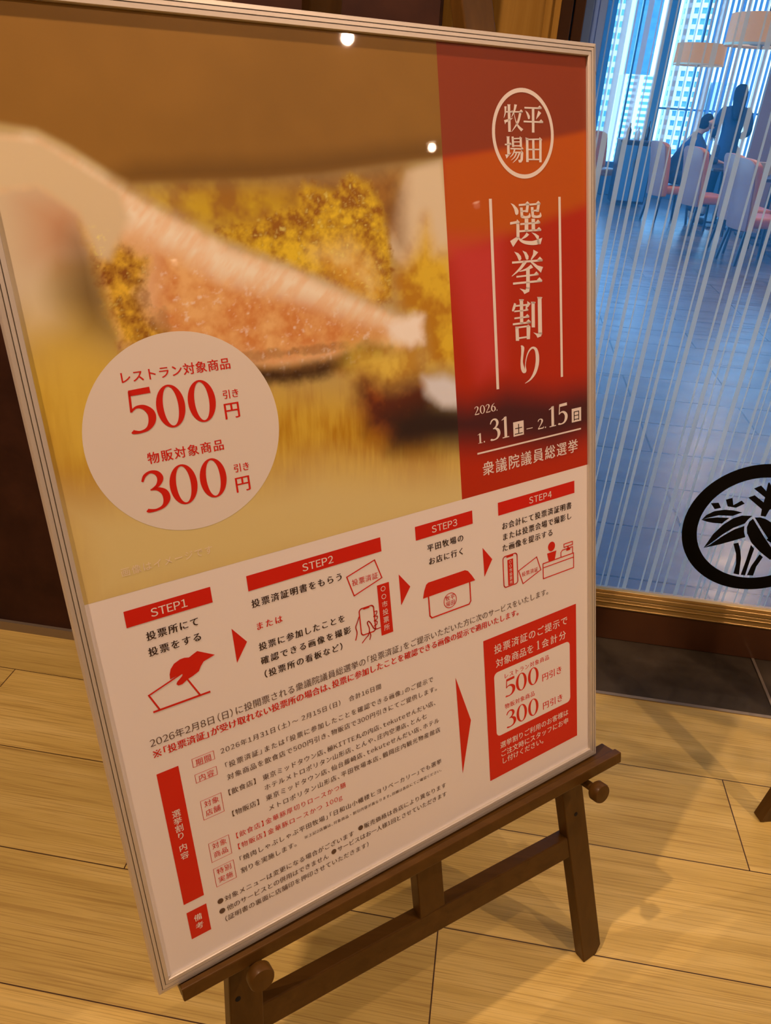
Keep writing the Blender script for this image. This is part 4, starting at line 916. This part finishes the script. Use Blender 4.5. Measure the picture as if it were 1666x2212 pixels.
gl += text('他のサービスとの併用はできません', 82, 224, 962.8, 8.9, E1) + text('サービスはお一人様1回とさせていただきます', 237, 418.5, 961, 8.9, E1)
gl += text('（証明書の裏面に店舗印を押印させていただきます）', 76, 286, 976.8, 8.9, E1)
for u0, v0, u1, v1, rows in ((74.5, 741, 100, 752, ('期間',)), (74.5, 762, 100, 773, ('内容',)), (75, 798.5, 100, 824.5, ('対象', '店舗')), (75, 858.5, 100, 885.5, ('対象', '商品')), (75, 895.5, 100.3, 922, ('特別', '実施'))):
    tg = line([(u0, v0), (u1, v0), (u1, v1), (u0, v1)], 0.5, closed=True)
    for i, s in enumerate(rows):
        tg += text(s, u0 + 3.2, u1 - 3.2, v0 + 10.4 + i * 12.2, 9.2, 0)
    block('row_tag', tg, 'red')
block('section_bar', [rect(34, 742, 58.7, 924)], 'red'); block('section_bar', [rect(35, 937, 59.3, 976.5)], 'red')
wl += vtext('選挙割り', 46.3, 795, 836, 10.2, 0.012, -3.5) + vtext('内容', 46.3, 842, 863.5, 10.2, 0.012, -3.5) + vtext('備考', 47, 945, 967.5, 10.2, 0.012, -3.5)
# --- red notice box
block('notice_box', [rect(499, 741, 682, 975.5)], 'red')
white_box = [pol(rrect(515.5, 799, 667.5, 905.5, 7.5), -3.62)]
wl += text('投票済証のご提示で', 517.5, 664, 768.5, 15.2, 0.012, -3.5) + text('対象商品を', 519.5, 594, 791.5, 15.2, 0.012, -3.5) + figures('1', 598, 606, 776, 790.5) + text('会計分', 609, 660, 791.5, 15.2, 0.012, -3.5)
rl += text('レストラン対象商品', 533.5, 624, 815, 9.2, 0.02) + figures('500', 533, 603, 817, 846.5) + text('円引き', 608, 651, 848, 14, 0.026)
rl += text('物販対象商品', 533, 593, 865.5, 9.4, 0.02) + figures('300', 533, 601, 870, 899.5) + text('円引き', 608, 652, 897.5, 14, 0.026)
wl += text('選挙割りご利用のお客様は', 521, 663, 928.3, 11.6, 0.012, -3.5) + text('ご注文時にスタッフにお申', 521, 663, 943.5, 11.6, 0.012, -3.5) + text('し付けください。', 522, 610, 956.8, 11.6, 0.012, -3.5)
for nm_, lst in BK.items():
    for polys, mt in lst: flat(nm_, polys, mt, sheet)
flat('white_text_box', white_box, 'paper', sheet)
flat('day_lettering', text('土', 569.5, None, 457.6, 15.6, 0.012, -3.5), 'black', sheet); flat('day_lettering', text('日', 678.2, None, 457.0, 15.6, 0.012, -3.5), 'black', sheet)
flat('grey_lettering', gl, 'grey', sheet); flat('red_lettering', rl, 'red', sheet)
flat('white_lettering', wl, 'white', sheet); flat('pale_lettering', pl, 'pale', sheet)
bpy.data.objects.remove(_fo); bpy.data.curves.remove(_fc)

# ---------------------------------------------------------------- the easel under the poster
def zfloor_v(u, w):  # v at which a board-plane point meets the floor
    return (BP.z + BA.z * u / 1000 - BN.z * w / 1000) / -BB.z * 1000
eo = W(389, 1489, -18); eo.z = 0
easel = thing('display_easel', 'dark brown wooden easel with tray and round pegs holding the poster', 'easel', eo)
def leg_mesh(u0, v0, u1, half, w0, w1, vtop, chamfer=0):
    k = (u1 - u0) / (vtop - v0)
    vs = []
    for w in (w1, w0):
        vb = zfloor_v(u0, w); ub = u0 + k * (vb - v0)
        c = 14 * chamfer
        if chamfer > 0: q = [(ub - half, vb), (ub + half - 13, vb), (ub + half - 1, vb - 16), (u1 + half, vtop), (u1 - half, vtop)]
        else: q = [(ub - half + 13, vb), (ub + half, vb), (u1 + half, vtop), (u1 - half, vtop), (ub - half + 1, vb - 16)]
        vs += [W(u, v, w) for u, v in q]
    n = 5
    return MB().add(vs, [tuple(range(n)), tuple(range(n, 2 * n))[::-1]] + [(i, (i + 1) % n, n + (i + 1) % n, n + i) for i in range(n)])
build('leg', leg_mesh(732, 1489, 524, 23, -18, -40, -260, 1), 'easel', easel, 0.002)
build('leg', leg_mesh(46, 1489, 254, 23, -18, -40, -260, -1), 'easel', easel, 0.002)
build('top_rail', MB().hexa(slab(236, -262, -42, 542, -222, -16)), 'easelx', easel, 0.002)
build('centre_strut', MB().hexa(slab(364, 640, -38, 409.5, 1166, -17)), 'easel', easel, 0.0015)
build('upper_rail', MB().hexa(slab(150, 640, -40, 630, 684, -20)), 'easelx', easel, 0.002)
def tilted(u0, v0, u1, v1, hh, wa0, wa1, wb0, wb1):  # bar whose top edge runs (u0,v0)-(u1,v1), depth wa at the left end and wb at the right
    return [W(u0, v0 + hh, wa0), W(u1, v1 + hh, wb0), W(u1, v1, wb0), W(u0, v0, wa0), W(u0, v0 + hh, wa1), W(u1, v1 + hh, wb1), W(u1, v1, wb1), W(u0, v0, wa1)]
build('crossbar', MB().hexa(tilted(84, 1149.5, 692, 1188, 43, -44, -20, -44, -20)), 'easelx', easel, 0.002)
mb = MB().hexa(tilted(9.5, 1029.5, 756, 1030.5, 14.5, -18, 2, -18, 10))
mb.hexa(tilted(9.5, 1024.5, 756, 1026, 19.5, 2, 11, 10, 24))
build('tray', mb, 'easelx', easel, 0.0016)
for pu, pv, pw in ((100, 1052, 25), (686, 1061, 38)):
    mb = MB()
    ax = W(0, 0, 1) - W(0, 0, 0)
    d0 = -18 - pw
    mb.lathe(W(pu, pv, pw), ax, [(0.007, d0 / 1000), (0.007, -0.0095), (0.0140, -0.0085), (0.0165, -0.0055), (0.0165, 0.0065), (0.0150, 0.0092), (0.0005, 0.0100)], 28)
    build('peg', mb, 'easel', easel, 0, True)
for px_, py_ in ((692, 1145), (78, 1117)):
    build('drilled_hole', MB().lathe(W(px_, py_, -17.9), ax, [(0.004, -0.0004), (0.0038, 0.0003)], 14), 'hole', easel)
ra_ = W(389, -190, -44); rb_ = Vector((-0.33, 1.12, 0.02))
build('rear_leg', MB().bar(ra_, rb_, 0.042, 0.02, BA), 'easel', easel, 0.002)
build('hinge', MB().hexa(slab(374, -222, -52, 404, -176, -40)), 'brass', easel)

# the foot of another stand at the right edge
st2 = thing('wooden_stand', 'second dark brown wooden stand, only its foot seen at the right edge', 'stand', (1.05, 1.36, 0))
def leg2(a, b): return MB().bar(a, b, 0.042, 0.026, (1, 0.35, 0))
build('leg', leg2((0.764, 1.255, 0.0), (0.96, 1.33, 1.15)), 'easel', st2, 0.002)
build('leg', leg2((1.31, 1.18, 0.0), (1.16, 1.28, 1.15)), 'easel', st2, 0.002)
build('rear_leg', leg2((1.09, 1.56, 0.0), (1.04, 1.33, 1.12)), 'easel', st2, 0.002)
build('crossbar', MB().bar((0.868, 1.295, 0.62), (1.235, 1.23, 0.62), 0.03, 0.022, (0, 0, 1)), 'easelx', st2, 0.002)

# ---------------------------------------------------------------- ceiling downlights of the lobby
def lamp(name, x, y, z, watts, col, spot=True, rad=0.022, size=150):
    ld = bpy.data.lights.new(name, 'SPOT' if spot else 'POINT')
    ld.energy = watts; ld.color = col
    ld.shadow_soft_size = rad
    if spot: ld.spot_size = math.radians(size); ld.spot_blend = 0.6
    o = bpy.data.objects.new(name, ld); COL.objects.link(o); o.location = (x, y, z)
    return o
dl0 = None
for i, (x, y, p) in enumerate(LOBBY_LAMPS):
    if dl0 is None:
        dl0 = thing('ceiling_downlight', 'small round recessed downlight in the lobby ceiling', 'downlight', (x, y, LOBBY_H), 'recessed lobby downlights')
        build('trim_ring', MB().lathe((x, y, LOBBY_H), (0, 0, -1), [(0.042, 0), (0.042, 0.004), (0.028, 0.006), (0.026, 0.0)], 28, False), 'ceramic', dl0, 0, True)
        build('diffuser', MB().lathe((x, y, LOBBY_H), (0, 0, -1), [(0.026, 0.0005), (0.026, 0.0015)], 28), 'downlight', dl0)
        fx, fy = x, y
    else:
        dup(dl0, (x - fx, y - fy, 0))
    lamp('downlight_lamp', x, y, LOBBY_H - 0.03, p, WARM)
for x, y, p in REST_LAMPS:
    lamp('restaurant_lamp', x, y, REST_H - 0.1, p, (1.0, 0.62, 0.34), True, 0.1)

# ---------------------------------------------------------------- restaurant furniture
def rounded_slab(c, sx, sy, sz, r):
    return MB().box(c[0] - sx / 2, c[1] - sy / 2, c[2] - sz / 2, c[0] + sx / 2, c[1] + sy / 2, c[2] + sz / 2)
def make_chair(label, group):
    t = thing('dining_chair', label, 'chair', (0, 0, 0), group)
    b = build('seat', MB().box(-0.20, -0.225, 0.37, 0.25, 0.225, 0.475), 'chairseat', t, 0.035, True, 4)
    prof = [(-0.225, 0.36), (-0.20, 0.40), (-0.185, 0.60), (-0.205, 0.80), (-0.225, 0.845)]
    def back(dx, th, half, zs=1.0):
        vs = []; fs = []
        P = [(-0.20 + dx, 0.34), (-0.215 + dx, 0.54), (-0.245 + dx, 0.78), (-0.285 + dx, 1.0)]
        n = 12
        for i, (x_, z_) in enumerate(P):
            for j in range(n + 1):
                yy = -half + 2 * half * j / n
                bow = 0.045 * (1 - (yy / half) ** 2)
                drop = 0.05 * abs(yy / half) ** 4 if i == 3 else 0
                vs.append((x_ - bow, yy, z_ - drop)); 
        m = len(vs)
        vs2 = [(x_ + th, y_, z_) for x_, y_, z_ in vs]
        for i in range(len(P) - 1):
            for j in range(n):
                a = i * (n + 1) + j
                fs.append((a, a + 1, a + n + 2, a + n + 1)); fs.append((m + a + n + 1, m + a + n + 2, m + a + 1, m + a))
        k = n + 1; e = (len(P) - 1) * k
        for j in range(n):
            fs.append((j + 1, j, m + j, m + j + 1)); fs.append((e + j, e + j + 1, m + e + j + 1, m + e + j))
        for i in range(len(P) - 1):
            a = i * k; fs.append((a, a + k, m + a + k, m + a)); a += n; fs.append((a + k, a, m + a, m + a + k))
        return MB().add(vs + vs2, fs)
    build('backrest', back(0.012, 0.07, 0.235), 'chairseat', t, 0.02, True, 3)
    build('back_panel', back(-0.004, 0.018, 0.222), 'chairback', t, 0.006, True, 2)
    for sx, sy in ((-1, -1), (-1, 1), (1, -1), (1, 1)):
        build('leg', MB().bar((0.02 + sx * 0.19, sy * 0.18, 0.385), (0.02 + sx * 0.235, sy * 0.215, 0.0), 0.024, 0.024), 'chairleg', t)
    return t
CH = [(2.62, 8.68, 0.20, 'orange and mauve chair nearest the glass, at the right edge'),
      (2.69, 9.42, 0.16, 'orange and mauve chair just behind the nearest one, partly hidden by it'),
      (2.49, 10.6, 0.34, 'orange and mauve chair in front of the standing person'),
      (2.22, 11.50, 0.28, 'orange and mauve chair under the person leaning forward'),
      (1.50, 13.75, -0.95, 'far orange chair facing the glass, beside the dark service counter')]
c0 = make_chair(CH[0][3], 'orange dining chairs')
for i, (x, y, rz, lab) in enumerate(CH):
    if i == 0: chs = c0
    else: dup(c0, (x, y, 0), rz, lab)
c0.matrix_world = Matrix.Translation(CH[0][:2] + (0,)) @ Matrix.Rotation(CH[0][2], 4, 'Z')

def make_table(label, L, group):
    t = thing('dining_table', label, 'table', (0, 0, 0), group)
    build('tabletop', MB().box(-0.36, -L / 2, 0.70, 0.36, L / 2, 0.735), 'table', t, 0.006)
    for s in (-1, 1):
        build('pedestal', MB().lathe((0, s * L * 0.3, 0), (0, 0, 1), [(0.03, 0.03), (0.03, 0.70)], 16), 'tablebase', t, 0, True)
        build('foot_plate', MB().box(-0.26, s * L * 0.3 - 0.18, 0.0, 0.26, s * L * 0.3 + 0.18, 0.025), 'tablebase', t, 0.006)
    return t
TB = [(3.30, 9.0, 'dark table beside the nearest orange chair at the right edge'), (3.32, 10.45, 'dark table before the standing person, holding a pale box'), (3.02, 11.62, 'dark table the leaning person rests on')]
t0 = make_table(TB[0][2], 0.95, 'dark restaurant tables')
for x, y, lab in TB[1:]: dup(t0, (x, y, 0), 0, lab)
t0.matrix_world = Matrix.Translation((TB[0][0], TB[0][1], 0))
TZ = 0.735
sv = thing('service_counter', 'dark service counter with doors below the far window at the left', 'counter', (1.93, 13.25, 0))
build('body', MB().box(1.68, 13.0, 0.04, 2.18, 13.5, 0.90), 'tablebase', sv, 0.004)
build('counter_top', MB().box(1.66, 12.98, 0.90, 2.20, 13.52, 0.93), 'table', sv, 0.004)
for s in (0, 1):
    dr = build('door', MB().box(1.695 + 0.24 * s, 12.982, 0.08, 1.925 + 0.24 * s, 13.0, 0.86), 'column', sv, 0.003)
    build('handle', MB().box(1.90 + 0.06 * s - 0.005, 12.97, 0.55, 1.90 + 0.06 * s + 0.005, 12.982, 0.68), 'trim', dr)
def tagobj(o, label, cat, group=None): return tag(o, label, cat, group)
tagobj(build('condiment_box', MB().box(3.0, 9.26, TZ, 3.14, 9.40, TZ + 0.10), 'boxwood', None, 0.004), 'pale wooden condiment box on the nearest dark table', 'box')
tagobj(build('menu_box', MB().box(3.0, 10.55, TZ, 3.2, 10.68, TZ + 0.14), 'boxwood', None, 0.004), 'pale wooden menu box on the table before the standing person', 'box')
def bottle(x, y, h, r, mat, label, z=TZ):
    mb = MB().lathe((x, y, z), (0, 0, 1), [(r * 0.9, 0), (r, 0.01), (r, h * 0.6), (r * 0.4, h * 0.78), (r * 0.4, h), (r * 0.3, h + 0.004)], 18)
    return tagobj(build('condiment_bottle', mb, mat, None, 0, True), label, 'bottle')
bottle(2.99, 9.12, 0.17, 0.03, 'ceramic', 'white condiment bottle on the nearest dark table')
bottle(3.10, 9.12, 0.14, 0.028, 'bottle', 'small dark bottle beside the white bottle on the nearest table')
bottle(1.78, 13.2, 0.22, 0.035, 'bottle', 'dark bottle at the left on the service counter', 0.93)
bottle(1.92, 13.22, 0.17, 0.04, 'ceramic', 'white jug in the middle on the service counter', 0.93)
bottle(2.06, 13.2, 0.26, 0.035, 'bottle', 'tallest dark bottle, at the right on the service counter', 0.93)
mb = MB().lathe((3.14, 11.45, TZ), (0, 0, 1), [(0.05, 0.0), (0.085, 0.012), (0.10, 0.022), (0.095, 0.022), (0.05, 0.006)], 24)
tagobj(build('plate', mb, 'ceramic', None, 0, True), 'white plate on the table before the leaning person', 'plate')

def pendant(x, y, zb, label):
    t = thing('pendant_lamp', label, 'lamp', (x, y, zb), 'amber drum pendant lamps')
    R_, h = 0.265, 0.20
    build('lamp_shade', MB().lathe((x, y, zb), (0, 0, 1), [(R_, 0), (R_ * 0.985, h), (R_ * 0.975, h), (R_ * 0.99, 0)], 48, False), 'shade', t, 0, True)
    build('shade_rim', MB().lathe((x, y, zb), (0, 0, 1), [(R_ + 0.004, -0.004), (R_ + 0.004, 0.012), (R_ - 0.02, 0.012), (R_ - 0.02, -0.004)], 48, False), 'lampring', t)
    build('diffuser', MB().lathe((x, y, zb), (0, 0, 1), [(R_ - 0.02, 0.012), (R_ - 0.02, 0.018)], 48), 'shadelit', t)
    build('finial', MB().lathe((x, y, zb), (0, 0, 1), [(0.08, 0.005), (0.09, 0.012), (0.012, 0.012), (0.010, -0.02)], 24), 'lampring', t)
    build('cord', MB().lathe((x, y, zb), (0, 0, 1), [(0.006, h * 0.6), (0.006, REST_H - zb + 0.02)], 8), 'cord', t)
    return t
p1 = pendant(1.79, 7.0, 1.835, 'larger looking amber drum lamp hanging at the top right')
p2 = dup(p1, (1.945 - 1.79, 3.0, -0.02), 0, 'amber drum lamp farther from the glass, left of the nearer one')

# ---------------------------------------------------------------- people in the restaurant
def skin_obj(name, nodes, edges, mat, parent, root=0, sub=2):
    me = bpy.data.meshes.new(name)
    bm = bmesh.new(); lay = bm.verts.layers.skin.verify()
    vs = []
    for i, (x, y, z, r) in enumerate(nodes):
        v = bm.verts.new((x, y, z)); v[lay].radius = (r, r) if not isinstance(r, tuple) else r; v[lay].use_root = (i == root); vs.append(v)
    for a, b in edges: bm.edges.new((vs[a], vs[b]))
    bm.to_mesh(me); bm.free()
    o = bpy.data.objects.new(name, me); COL.objects.link(o)
    md = o.modifiers.new('skin', 'SKIN'); md.use_smooth_shade = True; md.branch_smoothing = 0.6
    s = o.modifiers.new('sub', 'SUBSURF'); s.levels = sub; s.render_levels = sub
    dg = bpy.context.evaluated_depsgraph_get(); dg.update()
    m2 = bpy.data.meshes.new_from_object(o.evaluated_get(dg))
    m2.name = name
    bpy.data.objects.remove(o); bpy.data.meshes.remove(me)
    for p in m2.polygons: p.use_smooth = True
    m2.materials.clear(); m2.materials.append(M[mat])
    inv = wm(parent).inverted()
    m2.transform(inv)
    ob = bpy.data.objects.new(name, m2); COL.objects.link(ob); ob.parent = parent
    return ob
def person(label, J, fwd, hair, parts):
    """J: joints in world coordinates; fwd: facing direction of the face"""
    t = thing('person', label, 'person', J['base'])
    f = Vector(fwd).normalized(); up = (Vector(J['head']) - Vector(J['neck'])).normalized(); side = f.cross(up).normalized()
    N_ = []; E_ = []
    def add(p, r, prev=None):
        N_.append((*p, r)); i = len(N_) - 1
        if prev is not None: E_.append((prev, i))
        return i
    pel = add(J['pelvis'], 0.115)
    mid = add((Vector(J['pelvis']) + Vector(J['chest'])) / 2, 0.108, pel)
    ch = add(J['chest'], 0.125, mid)
    nk = add(J['neck'], 0.052, ch)
    jaw = add(Vector(J['head']) - up * 0.055 + f * 0.012, 0.066, nk)
    hd = add(Vector(J['head']) + up * 0.03, 0.088, jaw)
    add(Vector(J['head']) + up * 0.085, 0.058, hd)
    add(Vector(J['head']) - up * 0.02 + f * 0.108, 0.012, jaw)          # nose
    for s in (-1, 1):
        add(Vector(J['head']) + side * (s * 0.088), 0.016, hd)           # ears
        k = 'L' if s < 0 else 'R'
        sh = add(J['shoulder' + k], 0.056, ch); el = add(J['elbow' + k], 0.042, sh); wr = add(J['wrist' + k], 0.028, el)
        d = (Vector(J['wrist' + k]) - Vector(J['elbow' + k])).normalized()
        ps = d.cross(Vector((0, 0, 1))); ps = ps.normalized() if ps.length > 0.05 else Vector((1, 0, 0))
        dn = ps.cross(d).normalized()
        pm_ = Vector(J['wrist' + k]) + d * 0.055
        pa = add(pm_, 0.030, wr)
        for q, (off, ln) in enumerate(((-0.030, 0.070), (-0.010, 0.082), (0.010, 0.078), (0.029, 0.062))):
            a = add(pm_ + d * 0.035 + ps * off, 0.0095, pa)
            b = add(pm_ + d * (0.035 + ln * 0.55) + ps * off * 1.1 - dn * 0.006, 0.0085, a)
            add(pm_ + d * (0.035 + ln * 0.95) + ps * off * 1.1 - dn * 0.022, 0.007, b)
        a = add(pm_ - d * 0.015 + ps * 0.038 * s, 0.011, pa); add(pm_ + d * 0.03 + ps * 0.062 * s - dn * 0.01, 0.009, a)
        hp = add(J['hip' + k], 0.088, pel); kn = add(J['knee' + k], 0.060, hp); an = add(J['ankle' + k], 0.040, kn)
        add(Vector(J['toe' + k]), 0.036, an)
    skin_obj('body', N_, E_, 'skin', t)
    # coat: torso with sleeves
    pv = Vector(J['pelvis']); cv = Vector(J['chest'])
    hem = J.get('hem', 0.10)
    n = [(*(pv - (cv - pv).normalized() * hem), 0.170), (*(pv - (cv - pv).normalized() * hem * 0.4), 0.160), (*((Vector(J['pelvis']) + Vector(J['chest'])) / 2), 0.142), (*J['chest'], 0.155), (*(Vector(J['neck']) - up * 0.03), 0.075)]
    e = [(0, 1), (1, 2), (2, 3), (3, 4)]
    for k in 'LR':
        i = len(n); n += [(*J['shoulder' + k], 0.078), (*J['elbow' + k], 0.060), (*(Vector(J['wrist' + k]).lerp(Vector(J['elbow' + k]), 0.12)), 0.045)]
        e += [(3, i), (i, i + 1), (i + 1, i + 2)]
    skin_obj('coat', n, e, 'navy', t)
    for k in 'LR':
        pc = Vector(J['pelvis']).lerp(Vector(J['hip' + k]), 0.55) + Vector((0, 0, 0.05))
        skin_obj('trouser_leg', [(*pc, 0.11), (*J['hip' + k], 0.112), (*J['knee' + k], 0.078), (*(Vector(J['ankle' + k]) + Vector((0, 0, 0.05))), 0.062)], [(0, 1), (1, 2), (2, 3)], 'blued2', t)
    for k in 'LR':
        an = Vector(J['ankle' + k]); to = Vector(J['toe' + k])
        skin_obj('shoe', [(*(an - Vector((0, 0, 0.025))), 0.048), (*((an + to) / 2), 0.044), (*(to + (to - an).normalized() * 0.03), 0.040)], [(0, 1), (1, 2)], 'shoe', t)
    skin_obj('hair', [(*p, r) for p, r in hair], [(i, i + 1) for i in range(len(hair) - 1)], 'hair', t)
    for s in (-1, 1):
        c = Vector(J['head']) + up * 0.015 + f * 0.088 + side * (s * 0.032)
        build('eye', MB().lathe(c - f * 0.006, f, [(0.004, 0), (0.009, 0.004), (0.009, 0.008), (0.003, 0.012)], 10), 'hole', t)
    return t
ax_, ay_ = 3.03, 12.25
AS = 1.055
JA = dict(base=(ax_, ay_, 0), pelvis=(ax_, ay_, 0.92), chest=(ax_, ay_, 1.22), neck=(ax_, ay_ + 0.01, 1.42), head=(ax_, ay_ + 0.03, 1.54))
for k, s in (('L', -1), ('R', 1)):
    JA['shoulder' + k] = (ax_ + s * 0.165, ay_, 1.34); JA['elbow' + k] = (ax_ + s * 0.235, ay_ + 0.02, 1.08); JA['wrist' + k] = (ax_ + s * 0.17, ay_ + 0.22, 1.02)
    JA['hip' + k] = (ax_ + s * 0.09, ay_, 0.84); JA['knee' + k] = (ax_ + s * 0.095, ay_ + 0.01, 0.48); JA['ankle' + k] = (ax_ + s * 0.10, ay_ - 0.01, 0.09); JA['toe' + k] = (ax_ + s * 0.11, ay_ + 0.14, 0.045)
JA['hem'] = 0.30
for k_ in list(JA):
    if k_ not in ('base', 'hem'): JA[k_] = (JA[k_][0], JA[k_][1], JA[k_][2] * (AS if JA[k_][2] > 0.2 else 1))
hairA = [((ax_, ay_ + 0.02, 1.725), 0.06), ((ax_, ay_ + 0.0, 1.665), 0.10), ((ax_, ay_ - 0.04, 1.56), 0.098), ((ax_, ay_ - 0.085, 1.44), 0.088), ((ax_, ay_ - 0.13, 1.28), 0.06)]
person('person standing with back turned, long black hair, dark coat', JA, (0, 1, 0), hairA, None)
bx, by = 2.20, 11.50
JB = dict(base=(bx, by, 0), pelvis=(bx, by, 0.60), chest=(bx + 0.15, by, 0.96), neck=(bx + 0.26, by, 1.15), head=(bx + 0.34, by, 1.245))
for k, s in (('L', 1), ('R', -1)):
    JB['shoulder' + k] = (bx + 0.22, by + s * 0.175, 1.06); JB['elbow' + k] = (bx + 0.36, by + s * 0.24, 0.84); JB['wrist' + k] = (bx + 0.56, by + s * 0.13, 0.80)
    JB['hip' + k] = (bx + 0.03, by + s * 0.09, 0.585); JB['knee' + k] = (bx + 0.42, by + s * 0.10, 0.56); JB['ankle' + k] = (bx + 0.40, by + s * 0.10, 0.09); JB['toe' + k] = (bx + 0.54, by + s * 0.11, 0.045)
hairB = [((bx + 0.375, by, 1.335), 0.045), ((bx + 0.325, by, 1.295), 0.088), ((bx + 0.28, by, 1.23), 0.082), ((bx + 0.25, by, 1.16), 0.06)]
person('person seated leaning forward over the table, dark clothes and black hair', JB, (0.93, 0, -0.37), hairB, None)

# ---------------------------------------------------------------- the city beyond the windows
M['towerwhite'] = plain('white_tower_facade', (0.78, 0.80, 0.80), 0.7)
M['towerpale'] = plain('pale_tower_facade', (0.62, 0.66, 0.68), 0.7)
M['towerglass'] = mottled('blue_glass_facade', (0.05, 0.19, 0.38), (0.16, 0.33, 0.52), 0.35, 0.35, 0, (1, 1, 2.5))
M['towerwin'] = plain('tower_window', (0.10, 0.26, 0.40), 0.35)
def tower(label, x0, x1, y, z0, z1, mat, floor, band, wmat, cols=0, depth=12):
    t = thing('tower_building', label, 'building', ((x0 + x1) / 2, y, z0))
    build('facade', MB().box(x0, y, z0, x1, y + depth, z1), mat, t)
    z = z0 + 1.0; n = 0
    vis0 = -20
    z = vis0
    while z < min(z1, 48) - floor * 0.4 and n < 60:
        if z > z0:
            mb = MB()
            if cols:
                wd = (x1 - x0) / cols
                for k in range(cols):
                    mb.box(x0 + wd * (k + 0.2), y - 0.12, z, x0 + wd * (k + 0.8), y + 0.1, z + floor * band)
            else: mb.box(x0 + 0.25, y - 0.12, z, x1 - 0.25, y + 0.1, z + floor * band)
            build('window_band', mb, wmat, t); n += 1
        z += floor
    return t
tower('pale tower with stacked balcony windows at the left of the view', 14, 25.6, 240, -60, 75, 'towerpale', 2.6, 0.5, 'towerwin', 9)
tower('slim bright white tower slab between pale and blue towers', 26.3, 28.5, 246, -60, 75, 'towerwhite', 60, 0.02, 'towerpale', 0)
tower('blue glass tower seen above the white block', 30.6, 38.0, 262, -60, 75, 'towerglass', 3.0, 0.4, 'towerwin', 0)
tower('low white block with dark louvre bands in front of the blue tower', 25.9, 33.6, 218, -60, 7.9, 'towerwhite', 1.35, 0.45, 'towerwin', 2)
tower('white strip tower beside the grey window mullion', 38.6, 40.6, 290, -60, 85, 'towerwhite', 30, 0.05, 'towerpale', 0)
tower('short ribbed white block behind the standing person', 51.2, 56, 232, -60, 7.8, 'towerwhite', 0.8, 0.4, 'towerpale', 0)
RX, RY, RR = 45.4, 240, 5.0
rt = thing('tower_building', 'round white tower with rings of balcony windows behind the far lamp', 'building', (RX, RY, -60))
build('facade', MB().lathe((RX, RY, -60), (0, 0, 1), [(RR, 0), (RR, 130)], 48), 'towerwin', rt, 0, True)
z = -20
while z < 50:
    build('balcony_ring', MB().lathe((RX, RY, z), (0, 0, 1), [(RR, 0), (RR + 0.5, 0.0), (RR + 0.5, 1.0), (RR, 1.0)], 48, False), 'towerwhite', rt, 0, True)
    z += 2.3
mb = MB()
for k in range(16):
    a = 2 * math.pi * k / 16
    mb.lathe((RX + (RR + 0.2) * math.cos(a), RY + (RR + 0.2) * math.sin(a), -60), (0, 0, 1), [(0.45, 0), (0.45, 130)], 8)
build('facade_ribs', mb, 'towerwhite', rt)
sd = bpy.data.lights.new('sun', 'SUN'); sd.energy = 3.5; sd.color = (0.72, 0.93, 1.0); sd.angle = 0.03
so = bpy.data.objects.new('sun', sd); COL.objects.link(so); so.rotation_euler = Vector((-0.35, 0.75, -0.62)).to_track_quat('-Z', 'Y').to_euler()
